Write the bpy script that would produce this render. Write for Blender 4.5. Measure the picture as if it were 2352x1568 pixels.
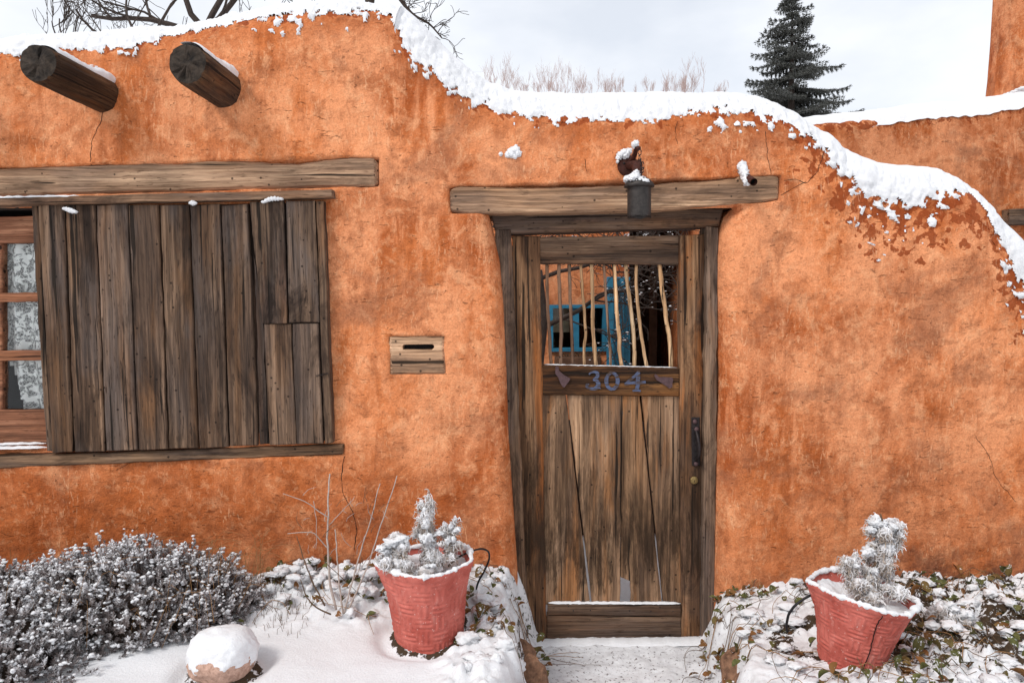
import bpy, bmesh, math, random
import numpy as np
from mathutils import Matrix, Vector

# ------------------------------------------------------------------ clear
for o in list(bpy.data.objects):
    bpy.data.objects.remove(o, do_unlink=True)
scene = bpy.context.scene
C = scene.collection
random.seed(7)
rng = np.random.default_rng(7)

# ------------------------------------------------------------------ camera
F, CX, CY = 1650.0, 1176.0, 784.0            # focal length and centre in survey units (2352 wide)
CAM = Vector((0.0, -3.4, 1.64))
ROT = Matrix.Rotation(math.radians(90 - 3.5), 3, 'X') @ Matrix.Rotation(-0.008, 3, 'Z')
cam = bpy.data.objects.new('camera', bpy.data.cameras.new('camera'))
C.objects.link(cam)
cam.matrix_world = Matrix.Translation(CAM) @ ROT.to_4x4()
cam.data.sensor_width = 36.0
cam.data.lens = F / 2352.0 * 36.0
cam.data.clip_start = 0.05
cam.data.clip_end = 2000
scene.camera = cam

# ------------------------------------------------------------------ sky and sun
SUN_DIR = Vector((-0.55, -0.50, 0.80)).normalized()
world = bpy.data.worlds.new('World')
scene.world = world
world.use_nodes = True
wn = world.node_tree
wn.nodes.clear()
w_out = wn.nodes.new('ShaderNodeOutputWorld')
w_bg = wn.nodes.new('ShaderNodeBackground')
w_sky = wn.nodes.new('ShaderNodeTexSky')
w_sky.sky_type = 'NISHITA'
w_sky.sun_disc = False
w_sky.sun_elevation = math.asin(SUN_DIR.z)
w_sky.sun_rotation = math.atan2(SUN_DIR.x, SUN_DIR.y)
w_sky.dust_density = 2.0
w_tc = wn.nodes.new('ShaderNodeTexCoord')
w_map = wn.nodes.new('ShaderNodeMapping')
w_map.inputs['Scale'].default_value = (1.0, 1.0, 2.2)
w_noise = wn.nodes.new('ShaderNodeTexNoise')
w_noise.inputs['Scale'].default_value = 3.2
w_noise.inputs['Detail'].default_value = 5
w_noise.inputs['Roughness'].default_value = 0.5
w_ramp = wn.nodes.new('ShaderNodeMapRange')
w_ramp.inputs[1].default_value = 0.36
w_ramp.inputs[2].default_value = 0.60
w_ramp.inputs[3].default_value = 0.72
w_ramp.inputs[4].default_value = 1.0
w_mix = wn.nodes.new('ShaderNodeMix')
w_mix.data_type = 'RGBA'
w_mix.inputs[7].default_value = (7.7, 7.95, 8.4, 1)      # cloud deck, in the sky texture's own units
wn.links.new(w_tc.outputs['Generated'], w_map.inputs['Vector'])
wn.links.new(w_map.outputs['Vector'], w_noise.inputs['Vector'])
wn.links.new(w_noise.outputs['Fac'], w_ramp.inputs[0])
wn.links.new(w_ramp.outputs[0], w_mix.inputs[0])
wn.links.new(w_sky.outputs[0], w_mix.inputs[6])
wn.links.new(w_mix.outputs[2], w_bg.inputs['Color'])
w_bg.inputs['Strength'].default_value = 0.10
wn.links.new(w_bg.outputs[0], w_out.inputs['Surface'])

sun_d = bpy.data.lights.new('sun', 'SUN')
sun_d.energy = 1.5
sun_d.angle = math.radians(14)
sun_d.color = (1.0, 0.965, 0.92)
sun = bpy.data.objects.new('sun', sun_d)
C.objects.link(sun)
sun.location = (-4, -6, 8)
sun.rotation_euler = (-SUN_DIR).to_track_quat('-Z', 'Y').to_euler()

vs = scene.view_settings
vs.view_transform = 'Standard'
vs.look = 'None'
vs.gamma = 1.0
vs.use_curve_mapping = False
vs.exposure = 0.38
scene.cycles.max_bounces = 6
scene.cycles.diffuse_bounces = 3
scene.cycles.glossy_bounces = 2
scene.cycles.transparent_max_bounces = 6

# ------------------------------------------------------------------ survey helpers
def at(u, v, y):
    """the point of the vertical plane at depth y that lies at survey position (u, v)"""
    d = ROT @ Vector(((u - CX) / F, -(v - CY) / F, -1.0))
    t = (y - CAM.y) / d.y
    return CAM + d * t

def atz(u, v, z):
    """the point of the level plane at height z that lies at survey position (u, v)"""
    d = ROT @ Vector(((u - CX) / F, -(v - CY) / F, -1.0))
    t = (z - CAM.z) / d.z
    return CAM + d * t

def xz(u, v, y=0.0):
    p = at(u, v, y)
    return (p.x, p.z)

# ------------------------------------------------------------------ noise
_perm = np.concatenate([rng.permutation(256)] * 3)
_gr = rng.normal(size=(256, 3)); _gr /= np.linalg.norm(_gr, axis=1)[:, None]

def pn(x, y, z):
    x, y, z = np.broadcast_arrays(np.asarray(x, float), np.asarray(y, float), np.asarray(z, float))
    xi = np.floor(x).astype(int); yi = np.floor(y).astype(int); zi = np.floor(z).astype(int)
    xf, yf, zf = x - xi, y - yi, z - zi
    u, v, w = [t * t * t * (t * (t * 6 - 15) + 10) for t in (xf, yf, zf)]
    def g(dx, dy, dz):
        h = _perm[(_perm[(_perm[(xi + dx) & 255] + yi + dy) & 255] + zi + dz) & 255]
        q = _gr[h]
        return q[..., 0] * (xf - dx) + q[..., 1] * (yf - dy) + q[..., 2] * (zf - dz)
    def L(a, b, t): return a + (b - a) * t
    return 1.6 * L(L(L(g(0,0,0), g(1,0,0), u), L(g(0,1,0), g(1,1,0), u), v),
                   L(L(g(0,0,1), g(1,0,1), u), L(g(0,1,1), g(1,1,1), u), v), w)

def fbm(x, y, z, o=4, r=0.5):
    s = 0; a = 1.0; f = 1.0
    for i in range(o):
        s = s + a * pn(np.asarray(x) * f + 17.3 * i, np.asarray(y) * f + 5.1 * i, np.asarray(z) * f - 9.7 * i)
        a *= r; f *= 2.03
    return s

def sst(a, b, x):
    t = np.clip((np.asarray(x, float) - a) / (b - a), 0, 1)
    return t * t * (3 - 2 * t)

# ------------------------------------------------------------------ objects
ORIG = {}
def link(o, parent=None):
    C.objects.link(o)
    if parent is not None:
        o.parent = parent
    return o

def tag(o, label=None, cat=None, group=None, kind=None):
    if label: o['label'] = label
    if cat: o['category'] = cat
    if group: o['group'] = group
    if kind: o['kind'] = kind
    return o

def thing(name, label, cat, loc, group=None, rot=(0, 0, 0)):
    o = bpy.data.objects.new(name, None)
    o.empty_display_size = 0.1
    o.location = loc
    o.rotation_euler = rot
    link(o)
    ORIG[o.name] = Vector(loc)
    return tag(o, label, cat, group)

def origin_of(p):
    while p is not None:
        if p.name in ORIG: return ORIG[p.name]
        p = p.parent
    return Vector((0, 0, 0))

def mesh_data(name, V, Fc, mat, smooth=True, attrs=None):
    me = bpy.data.meshes.new(name)
    V = np.asarray(V, dtype=float).reshape(-1, 3)
    me.from_pydata(V.tolist(), [], Fc if isinstance(Fc, list) else Fc.tolist())
    if smooth:
        me.polygons.foreach_set('use_smooth', np.ones(len(me.polygons), dtype=bool))
    if attrs:
        for k, a in attrs.items():
            at_ = me.attributes.new(k, 'FLOAT', 'POINT')
            at_.data.foreach_set('value', np.asarray(a, dtype=np.float32).ravel())
    if mat is not None:
        me.materials.append(mat)
    me.update()
    return me

def obj(name, V, Fc, mat, parent=None, smooth=True, attrs=None, local=False, base=None):
    """link ONE mesh object; V in world metres unless local"""
    V = np.asarray(V, dtype=float).reshape(-1, 3)
    if parent is not None:
        if not local:
            V = V - np.array(origin_of(parent))
        o = bpy.data.objects.new(name, mesh_data(name, V, Fc, mat, smooth, attrs))
        return link(o, parent)
    b = np.array(base) if base is not None else np.array([V[:, 0].mean(), V[:, 1].mean(), V[:, 2].min()])
    o = bpy.data.objects.new(name, mesh_data(name, V - b, Fc, mat, smooth, attrs))
    o.location = b
    link(o)
    ORIG[o.name] = Vector(b)
    return o

class G:
    """collects geometry for one mesh"""
    def __init__(s): s.v = []; s.f = []; s.a = []; s.n = 0
    def add(s, V, Fc, a=0.0):
        V = np.asarray(V, float).reshape(-1, 3)
        k = s.n
        s.v.append(V)
        if isinstance(Fc, np.ndarray): s.f.extend((Fc + k).tolist())
        else: s.f.extend([[i + k for i in q] for q in Fc])
        s.a.append(np.broadcast_to(np.asarray(a, float), (len(V),)))
        s.n += len(V)
    def build(s, name, mat, parent=None, smooth=True, local=False, attr=None, base=None):
        at_ = {attr: np.concatenate(s.a)} if attr else None
        return obj(name, np.concatenate(s.v), s.f, mat, parent, smooth, at_, local, base)

def gridf(nr, nc, wrap=False):
    r = np.arange(nr - 1)[:, None]; c = np.arange(nc if wrap else nc - 1)[None, :]
    c2 = (c + 1) % nc
    a = r * nc + c; b = r * nc + c2; d = (r + 1) * nc + c2; e = (r + 1) * nc + c
    return np.stack([a, b, d, e], -1).reshape(-1, 4)

def tube(pts, rad, n=6, cap=True, squash=None):
    P = np.asarray(pts, float); m = len(P)
    R = np.broadcast_to(np.asarray(rad, float), (m,))
    T = np.gradient(P, axis=0); T /= np.maximum(np.linalg.norm(T, axis=1), 1e-9)[:, None]
    ref = np.array([0, 0, 1.0]) if abs(T[:, 2]).mean() < 0.8 else np.array([1.0, 0, 0])
    A = np.cross(T, ref); A /= np.maximum(np.linalg.norm(A, axis=1), 1e-9)[:, None]
    B = np.cross(A, T)
    th = np.arange(n) * 2 * math.pi / n
    V = P[:, None, :] + R[:, None, None] * (np.cos(th)[None, :, None] * A[:, None, :] + np.sin(th)[None, :, None] * B[:, None, :])
    Fc = gridf(m, n, True).tolist()
    if cap:
        Fc.append(list(range(n))[::-1]); Fc.append([(m - 1) * n + i for i in range(n)])
    return V.reshape(-1, 3), Fc

def spline(pts, n):
    P = np.asarray(pts, float)
    t = np.concatenate([[0], np.cumsum(np.linalg.norm(np.diff(P, axis=0), axis=1))])
    tt = np.linspace(0, t[-1], n)
    out = np.stack([np.interp(tt, t, P[:, k]) for k in range(P.shape[1])], -1)
    if n >= 5:
        for _ in range(max(1, n // 12)):
            out[1:-1] = (out[:-2] + 2 * out[1:-1] + out[2:]) / 4
    return out

_ico = {}
def ico(sub):
    if sub not in _ico:
        bm = bmesh.new(); bmesh.ops.create_icosphere(bm, subdivisions=sub, radius=1)
        _ico[sub] = (np.array([v.co[:] for v in bm.verts]), np.array([[v.index for v in f.verts] for f in bm.faces]))
        bm.free()
    return _ico[sub]

def blob(c, r, sub=2, amp=0.25, fr=1.6, seed=0.0):
    V, Fc = ico(sub)
    d = 1 + amp * fbm(V[:, 0] * fr + seed, V[:, 1] * fr - seed * 1.7, V[:, 2] * fr + seed * 0.3, 3)
    return V * d[:, None] * np.asarray(r, float) + np.asarray(c, float), Fc

def box(x0, x1, y0, y1, z0, z1):
    V = [(x, y, z) for x in (x0, x1) for y in (y0, y1) for z in (z0, z1)]
    return V, [[0, 1, 3, 2], [4, 6, 7, 5], [0, 4, 5, 1], [2, 3, 7, 6], [0, 2, 6, 4], [1, 5, 7, 3]]

def board(name, q, yf, th, mat, parent, wob=0.0015, edge=0.003, bev=0.004, seed=None, horiz=False):
    """a worn board: q = TL, TR, BR, BL as (x, z); front face at yf, thickness th away from the viewer"""
    if seed is None: seed = random.uniform(0, 90)
    TL, TR, BR, BL = [np.array(p, float) for p in q]
    w = np.linalg.norm(TR - TL); h = np.linalg.norm(BL - TL)
    nu = max(3, min(80, int(w / 0.022))); nv = max(3, min(80, int(h / 0.022)))
    bu, bv = min(0.3, bev / w), min(0.3, bev / h)
    us = np.concatenate([[0], np.linspace(bu, 1 - bu, nu), [1]])
    vsq = np.concatenate([[0], np.linspace(bv, 1 - bv, nv), [1]])
    U, Vv = np.meshgrid(us, vsq)
    P = ((1 - U)[..., None] * TL + U[..., None] * TR) * (1 - Vv)[..., None] + ((1 - U)[..., None] * BL + U[..., None] * BR) * Vv[..., None]
    X, Z = P[..., 0], P[..., 1]
    ex = edge * fbm(Z * 9 + seed, X * 3, seed, 4); ez = edge * fbm(X * 9 - seed, Z * 3, seed, 4)
    X = X + ex; Z = Z + ez
    if horiz: Y = yf + wob * fbm(X * 3, Z * 22 + seed, seed, 3)
    else: Y = yf + wob * fbm(X * 22 + seed, Z * 3, seed, 3)
    nr, nc = X.shape
    bord = np.zeros_like(X, bool); bord[0] = bord[-1] = True; bord[:, 0] = bord[:, -1] = True
    Y = np.where(bord, Y + bev * 0.9, Y)
    V = np.stack([X, Y, Z], -1).reshape(-1, 3)
    Fc = gridf(nr, nc).tolist()
    ring = [i for i in range(nc)] + [r * nc + nc - 1 for r in range(1, nr)] + [(nr - 1) * nc + c for c in range(nc - 2, -1, -1)] + [r * nc for r in range(nr - 2, 0, -1)]
    B = V[ring].copy(); B[:, 1] = yf + th
    k = len(V); m = len(ring)
    Fc = [f[::-1] for f in Fc]
    for i in range(m):
        j = (i + 1) % m
        Fc.append([ring[i], ring[j], k + j, k + i])
    Fc.append([k + i for i in range(m)])
    return obj(name, np.concatenate([V, B]), Fc, mat, parent, smooth=False)

# ------------------------------------------------------------------ materials
class NT:
    def __init__(s, name):
        s.m = bpy.data.materials.new(name); s.m.use_nodes = True
        s.t = s.m.node_tree; s.t.nodes.clear()
        s.out = s.t.nodes.new('ShaderNodeOutputMaterial')
    def put(s, sock, val):
        if isinstance(val, bpy.types.NodeSocket): s.t.links.new(val, sock)
        elif isinstance(val, tuple) and len(val) == 3 and sock.type == 'RGBA': sock.default_value = (*val, 1)
        else: sock.default_value = val
    def n(s, typ, ins=None, **props):
        nd = s.t.nodes.new(typ)
        for k, v in props.items(): setattr(nd, k, v)
        for k, v in (ins or {}).items(): s.put(nd.inputs[k], v)
        return nd
    def math(s, op, a, b=0.0): return s.n('ShaderNodeMath', {0: a, 1: b}, operation=op).outputs[0]
    def vmul(s, a, b): return s.n('ShaderNodeVectorMath', {0: a, 1: b}, operation='MULTIPLY').outputs[0]
    def vadd(s, a, b): return s.n('ShaderNodeVectorMath', {0: a, 1: b}, operation='ADD').outputs[0]
    def mix(s, f, a, b, blend='MIX'):
        return s.n('ShaderNodeMix', {0: f, 6: a, 7: b}, data_type='RGBA', blend_type=blend).outputs[2]
    def noise(s, vec, scale, detail=4, rough=0.55, dist=0.0):
        return s.n('ShaderNodeTexNoise', {'Vector': vec, 'Scale': scale, 'Detail': detail, 'Roughness': rough, 'Distortion': dist}).outputs['Fac']
    def mr(s, v, a, b, c=0.0, d=1.0): return s.n('ShaderNodeMapRange', {0: v, 1: a, 2: b, 3: c, 4: d}).outputs[0]
    def attr(s, name): return s.n('ShaderNodeAttribute', attribute_name=name).outputs['Fac']
    def pos(s): return s.n('ShaderNodeNewGeometry').outputs['Position']
    def rnd(s): return s.n('ShaderNodeObjectInfo').outputs['Random']
    def bsdf(s, col, rough=0.8, bump=None, bstr=0.3, bdist=0.01, metal=0.0, spec=0.3, **kw):
        b = s.n('ShaderNodeBsdfPrincipled', {'Base Color': col, 'Roughness': rough, 'Metallic': metal, 'Specular IOR Level': spec})
        for k, v in kw.items(): s.put(b.inputs[k.replace('_', ' ')], v)
        if bump is not None:
            bn = s.n('ShaderNodeBump', {'Height': bump, 'Strength': bstr, 'Distance': bdist})
            s.t.links.new(bn.outputs[0], b.inputs['Normal'])
        s.t.links.new(b.outputs[0], s.out.inputs['Surface'])
        return s.m

def adobe_mat(name, gain=1.0):
    t = NT(name); p = t.pos()
    big = t.noise(p, 1.4, 7, 0.62, 0.8)
    col = t.mix(t.mr(big, 0.40, 0.57), (0.375, 0.090, 0.023), (0.585, 0.172, 0.052))
    # damp low courses
    dn = t.math('MULTIPLY', t.attr('damp'), t.mr(t.noise(p, 3.0, 6, 0.65, 0.6), 0.36, 0.58, 0.35, 1.0))
    # pale worn render, in broad patches and vertical washes
    lightn = t.noise(t.vmul(p, (1.4, 1.4, 1.0)), 1.5, 6, 0.66, 0.3)
    lf = t.mr(lightn, 0.43, 0.57)
    streak = t.noise(t.vmul(p, (8.0, 8.0, 1.3)), 1.5, 7, 0.68, 0.5)
    lf = t.math('MAXIMUM', lf, t.math('MULTIPLY', t.mr(streak, 0.47, 0.66), 1.0))
    lf = t.math('MULTIPLY', lf, t.mr(dn, 0, 1, 1.0, 0.25))
    col = t.mix(t.math('MULTIPLY', lf, 0.74), col, (0.84, 0.350, 0.165))
    col = t.mix(t.mr(streak, 0.47, 0.30, 0, 0.6), col, (0.31, 0.075, 0.020))
    col = t.mix(t.math('MULTIPLY', dn, 0.62), col, (0.37, 0.088, 0.020))
    # crisp trowelled flakes and blotches
    fl1 = t.noise(p, 6.5, 6, 0.66, 0.35)
    col = t.mix(t.mr(fl1, 0.52, 0.65, 0, 0.52), col, (0.245, 0.066, 0.022))
    fl2 = t.noise(t.vadd(p, (11.0, 4.0, 7.0)), 9.0, 6, 0.68, 0.5)
    col = t.mix(t.math('MULTIPLY', t.mr(fl2, 0.53, 0.64, 0, 0.42), t.mr(dn, 0, 1, 1.0, 0.3)), col, (0.88, 0.44, 0.225))
    fl3 = t.noise(t.vadd(p, (2.0, 9.0, 5.0)), 26.0, 4, 0.7, 0.3)
    col = t.mix(t.mr(fl3, 0.56, 0.64, 0, 0.32), col, (0.20, 0.055, 0.020))
    col = t.mix(t.mr(fl3, 0.44, 0.36, 0, 0.25), col, (0.86, 0.46, 0.24))
    brown = t.noise(t.vadd(p, (7.0, 3.0, 1.0)), 2.6, 7, 0.65, 0.5)
    col = t.mix(t.mr(brown, 0.54, 0.66, 0, 0.55), col, (0.29, 0.115, 0.060))
    # wet marks left by melting snow
    wetn = t.noise(p, 21, 4, 0.5, 0.2)
    wet = t.mr(t.math('ADD', wetn, t.mr(t.attr('wet'), 0, 1, -0.30, 0.105)), 0.57, 0.60)
    col = t.mix(t.math('MULTIPLY', wet, 0.88), col, (0.27, 0.050, 0.009))
    # mud splash along the foot of the wall
    gr = t.math('MULTIPLY', t.attr('splash'), t.mr(t.noise(p, 7, 6, 0.7), 0.40, 0.60))
    col = t.mix(t.math('MULTIPLY', gr, 0.85), col, (0.145, 0.055, 0.032))
    # straw and trowel scratches in the plaster
    scr = t.noise(t.vmul(p, (60, 40, 14)), 1.0, 3, 0.6, 1.4)
    scr2 = t.noise(t.vmul(t.vadd(p, (3.3, 0, 9)), (15, 40, 52)), 1.0, 3, 0.6, 1.6)
    sm = t.math('MULTIPLY', t.mr(scr, 0.59, 0.66), t.mr(t.noise(p, 4, 2), 0.45, 0.58))
    col = t.mix(t.math('MULTIPLY', sm, 0.38), col, (0.88, 0.50, 0.28))
    dk2 = t.mr(scr2, 0.66, 0.71)
    col = t.mix(t.math('MULTIPLY', dk2, 0.45), col, (0.13, 0.040, 0.016))
    fine = t.noise(p, 130, 4, 0.75)
    col = t.mix(1.0, col, t.n('ShaderNodeCombineColor', {0: t.mr(fine, 0.3, 0.7, 0.80, 1.20), 1: t.mr(fine, 0.3, 0.7, 0.77, 1.23), 2: t.mr(fine, 0.3, 0.7, 0.74, 1.26)}).outputs[0], 'MULTIPLY')
    if gain != 1.0: col = t.mix(1.0, col, (gain, gain, gain), 'MULTIPLY')
    h = t.math('ADD', t.math('MULTIPLY', fine, 0.13), t.math('MULTIPLY', t.noise(p, 38, 3, 0.65), 0.42))
    h = t.math('ADD', h, t.math('MULTIPLY', fl1, 1.1))
    h = t.math('ADD', h, t.math('MULTIPLY', fl2, 0.9))
    h = t.math('SUBTRACT', h, t.math('MULTIPLY', dk2, 0.4))
    rough = t.mr(wet, 0, 1, 0.92, 0.7)
    return t.bsdf(col, rough, h, 0.9, 0.014, spec=0.15)

def wood_mat(name, dark, mid, light, axis='Z', grey=0.5, stain=0.5, warm=(0.19, 0.075, 0.022), warmth=0.25, wet=None, bstr=0.7):
    t = NT(name); p = t.pos(); r = t.rnd()
    off = t.n('ShaderNodeCombineXYZ', {0: t.math('MULTIPLY', r, 37.0), 1: t.math('MULTIPLY', r, 11.0), 2: t.math('MULTIPLY', r, 53.0)}).outputs[0]
    p = t.vadd(p, off)
    def st(a, l):
        return t.vmul(p, {'Z': (a, a, l), 'X': (l, a, a), 'Y': (a, l, a)}[axis])
    wv = t.n('ShaderNodeTexNoise', {'Vector': st(3.0, 2.2), 'Scale': 1.0, 'Detail': 2.0}).outputs['Color']
    p = t.vadd(p, t.vmul(t.n('ShaderNodeVectorMath', {0: wv, 1: (0.5, 0.5, 0.5)}, operation='SUBTRACT').outputs[0], (0.022, 0.022, 0.022)))
    broad = t.noise(st(9, 0.9), 1.0, 4, 0.6, 0.4)
    g0 = t.noise(st(62, 1.6), 1.0, 6, 0.68, 0.3)
    g1 = t.math('ADD', t.math('MULTIPLY', broad, 0.55), t.math('MULTIPLY', g0, 0.45))
    col = t.mix(t.mr(g1, 0.38, 0.50), dark, mid)
    col = t.mix(t.mr(g1, 0.50, 0.62), col, light)
    patch = t.noise(st(5.0, 1.6), 1.0, 5, 0.6, 0.4)
    col = t.mix(t.mr(patch, 0.48, 0.62, 0, grey), col, (0.112, 0.098, 0.094))
    r2 = t.math('FRACT', t.math('MULTIPLY', r, 7.31))
    col = t.mix(t.mr(r2, 0.35, 1.0, 0, grey * 0.9), col, t.mix(g0, (0.06, 0.052, 0.050), (0.20, 0.172, 0.158)))
    wm = t.noise(t.vadd(st(9.0, 1.0), (4.0, 8.0, 2.0)), 1.0, 5, 0.65, 0.5)
    col = t.mix(t.mr(wm, 0.52, 0.68, 0, warmth), col, warm)
    dk = t.noise(t.vadd(st(7.0, 1.8), (14.0, 2.0, 6.0)), 1.0, 6, 0.7, 0.8)
    col = t.mix(t.mr(dk, 0.51, 0.64, 0, stain), col, (0.020, 0.013, 0.010))
    if wet is not None:                      # damp, moss-dark staining between two heights
        z = t.n('ShaderNodeSeparateXYZ', {0: t.pos()}).outputs[2]
        z = t.math('ADD', z, t.mr(t.noise(st(13, 2.5), 1.0, 6, 0.7), 0.2, 0.8, -0.30, 0.30))
        w = t.math('MULTIPLY', t.mr(z, wet[0], wet[0] + 0.08), t.mr(z, wet[1], wet[1] - 0.35))
        w = t.math('MULTIPLY', w, t.mr(t.noise(st(26, 4), 1.0, 6, 0.75), 0.36, 0.56))
        col = t.mix(t.math('MULTIPLY', w, 0.88), col, (0.028, 0.017, 0.010))
    pit = t.noise(st(120, 14), 1.0, 3, 0.6)
    col = t.mix(t.mr(pit, 0.60, 0.68, 0, 0.75), col, dark)
    fib = t.noise(st(105, 2.2), 1.0, 4, 0.75)
    col = t.mix(1.0, col, t.n('ShaderNodeCombineColor', {0: t.mr(fib, 0.3, 0.7, 0.48, 1.50), 1: t.mr(fib, 0.3, 0.7, 0.46, 1.50), 2: t.mr(fib, 0.3, 0.7, 0.44, 1.50)}).outputs[0], 'MULTIPLY')
    crk = t.noise(st(40, 0.8), 1.0, 3, 0.5, 0.3)
    ck = t.mr(crk, 0.63, 0.66)
    col = t.mix(t.math('MULTIPLY', ck, 0.9), col, (0.010, 0.007, 0.005))
    vv = t.mr(r, 0, 1, 0.78, 1.34)
    col = t.mix(1.0, col, t.n('ShaderNodeCombineColor', {0: t.math('MULTIPLY', vv, 1.02), 1: t.math('MULTIPLY', vv, 0.935), 2: t.math('MULTIPLY', vv, 0.88)}).outputs[0], 'MULTIPLY')
    # nail and worm holes
    vor = t.n('ShaderNodeTexVoronoi', {'Vector': t.vmul(p, (1, 1, 1)), 'Scale': 17.0}).outputs['Distance']
    col = t.mix(t.math('MULTIPLY', t.mr(vor, 0.11, 0.08), 0.8), col, (0.012, 0.007, 0.005))
    h = t.math('ADD', t.math('MULTIPLY', fib, 0.35), t.math('MULTIPLY', g1, 0.8))
    h = t.math('SUBTRACT', h, t.math('MULTIPLY', ck, 0.7))
    return t.bsdf(col, 0.86, h, bstr, 0.006, spec=0.2)

def snow_mat(name, dirt=False):
    t = NT(name); p = t.pos()
    n1 = t.noise(p, 14, 5, 0.6); n2 = t.noise(p, 120, 4, 0.7); n3 = t.noise(p, 420, 2, 0.6)
    col = t.mix(t.mr(n2, 0.3, 0.7), (0.76, 0.765, 0.785), (0.84, 0.84, 0.85))
    h = t.math('ADD', t.math('MULTIPLY', n1, 0.8), t.math('ADD', t.math('MULTIPLY', n2, 0.5), t.math('MULTIPLY', n3, 0.25)))
    if dirt:
        b = t.attr('bare')
        spk = t.noise(p, 60, 3, 0.6, 0.3)
        lit = t.noise(p, 26, 6, 0.7, 0.4)
        a1 = t.mr(t.math('ADD', lit, t.mr(b, 0, 1, -0.30, 0.11)), 0.53, 0.56)
        soil = t.mix(t.noise(p, 90, 4, 0.7), (0.018, 0.014, 0.010), (0.10, 0.062, 0.034))
        col = t.mix(a1, col, soil)
        sp = t.math('MULTIPLY', t.attr('speck'), t.mr(spk, 0.61, 0.65))
        col = t.mix(t.math('MULTIPLY', sp, 0.9), col, (0.07, 0.042, 0.030))
        tr = t.math('MULTIPLY', t.attr('speck'), t.mr(t.noise(p, 30, 5, 0.7), 0.42, 0.62, 0, 0.32))
        col = t.mix(tr, col, (0.42, 0.40, 0.42))
        h = t.math('SUBTRACT', h, t.math('MULTIPLY', a1, 0.8))
    return t.bsdf(col, 0.85, h, 0.6, 0.014, spec=0.2)

def plain_mat(name, col, rough=0.7, var=0.3, scale=30, bump=0.3, metal=0.0, col2=None, spec=0.3, bdist=0.004):
    t = NT(name); p = t.pos()
    n = t.noise(p, scale, 5, 0.65, 0.3)
    c2 = col2 if col2 else tuple(c * (1 - var) for c in col)
    c = t.mix(t.mr(n, 0.32, 0.68), c2, col)
    return t.bsdf(c, rough, n, bump, bdist, metal=metal, spec=spec)

def leafy_mat(name, c1, c2, frost='frost', snow=(0.84, 0.84, 0.86), perobj=False):
    t = NT(name); p = t.pos()
    n = t.noise(p, 45, 3, 0.6)
    c = t.mix(t.mr(n, 0.35, 0.65), c1, c2)
    if perobj:
        c = t.mix(t.mr(t.rnd(), 0.35, 0.8), c, (0.20, 0.085, 0.026))
        c = t.mix(t.mr(t.noise(p, 70, 3, 0.6), 0.60, 0.66), c, snow)
    else:
        c = t.mix(t.attr(frost), c, snow)
    return t.bsdf(c, 0.75, spec=0.25)

M = {}
M['adobe'] = adobe_mat('adobe plaster')
M['adobe_far'] = adobe_mat('weathered adobe plaster', 0.86)
M['snow'] = snow_mat('fresh snow')
M['snow_ground'] = snow_mat('trodden snow and litter', True)
M['shutter'] = wood_mat('silvered shutter wood', (0.022, 0.014, 0.010), (0.090, 0.058, 0.039), (0.265, 0.180, 0.120), 'Z', 0.50, 0.62, warm=(0.17, 0.085, 0.035), warmth=0.5)
M['shutter_dark'] = wood_mat('sooty shutter wood', (0.016, 0.011, 0.009), (0.066, 0.045, 0.033), (0.22, 0.152, 0.104), 'Z', 0.6, 0.95, warmth=0.3)
M['lintel'] = wood_mat('bleached lintel wood', (0.125, 0.076, 0.046), (0.37, 0.235, 0.145), (0.62, 0.435, 0.285), 'X', 0.30, 0.40, warm=(0.30, 0.16, 0.075), warmth=0.35, bstr=1.0)
M['rail'] = wood_mat('brown rail wood', (0.045, 0.028, 0.017), (0.175, 0.110, 0.064), (0.33, 0.225, 0.14), 'X', 0.35, 0.6, warmth=0.3)
M['sash'] = wood_mat('reddish sash wood', (0.09, 0.038, 0.020), (0.25, 0.110, 0.060), (0.38, 0.20, 0.12), 'X', 0.1, 0.35, warmth=0.3)
M['stile'] = wood_mat('rust stained stile wood', (0.024, 0.013, 0.008), (0.105, 0.056, 0.029), (0.25, 0.150, 0.082), 'Z', 0.20, 0.80, warm=(0.24, 0.082, 0.018), warmth=0.8, wet=(0.25, 1.10))
M['panel'] = wood_mat('tan gate panel wood', (0.062, 0.037, 0.021), (0.190, 0.116, 0.065), (0.38, 0.250, 0.150), 'Z', 0.20, 0.50, warm=(0.25, 0.110, 0.036), warmth=0.7, wet=(0.20, 0.86))
M['gate_rail'] = wood_mat('gate rail wood', (0.050, 0.030, 0.018), (0.155, 0.094, 0.056), (0.30, 0.200, 0.126), 'X', 0.25, 0.5, warmth=0.35)
M['header'] = wood_mat('header wood with painted lintel shade', (0.018, 0.011, 0.007), (0.066, 0.039, 0.023), (0.15, 0.098, 0.058), 'X', 0.3, 0.7, warmth=0.3)  # shadow under the lintel is put into this wood colour
M['number_rail'] = wood_mat('dark number rail wood', (0.014, 0.007, 0.004), (0.060, 0.029, 0.013), (0.21, 0.105, 0.038), 'X', 0.0, 0.85, warmth=0.6)
M['post'] = wood_mat('jamb post wood', (0.030, 0.018, 0.011), (0.115, 0.072, 0.042), (0.26, 0.175, 0.105), 'Z', 0.35, 0.8, warmth=0.45)
M['viga'] = wood_mat('dark log wood', (0.010, 0.006, 0.004), (0.055, 0.030, 0.015), (0.14, 0.082, 0.042), 'Y', 0.2, 0.7, warmth=0.5)
M['viga_end'] = plain_mat('black sawn log end', (0.060, 0.043, 0.031), 0.9, 0.7, 30, 1.0, col2=(0.007, 0.005, 0.004), bdist=0.006)
M['stick'] = wood_mat('pale peeled stick', (0.20, 0.115, 0.055), (0.50, 0.345, 0.20), (0.70, 0.56, 0.38), 'Z', 0.0, 0.15, warm=(0.42, 0.20, 0.07), warmth=0.4)
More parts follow.
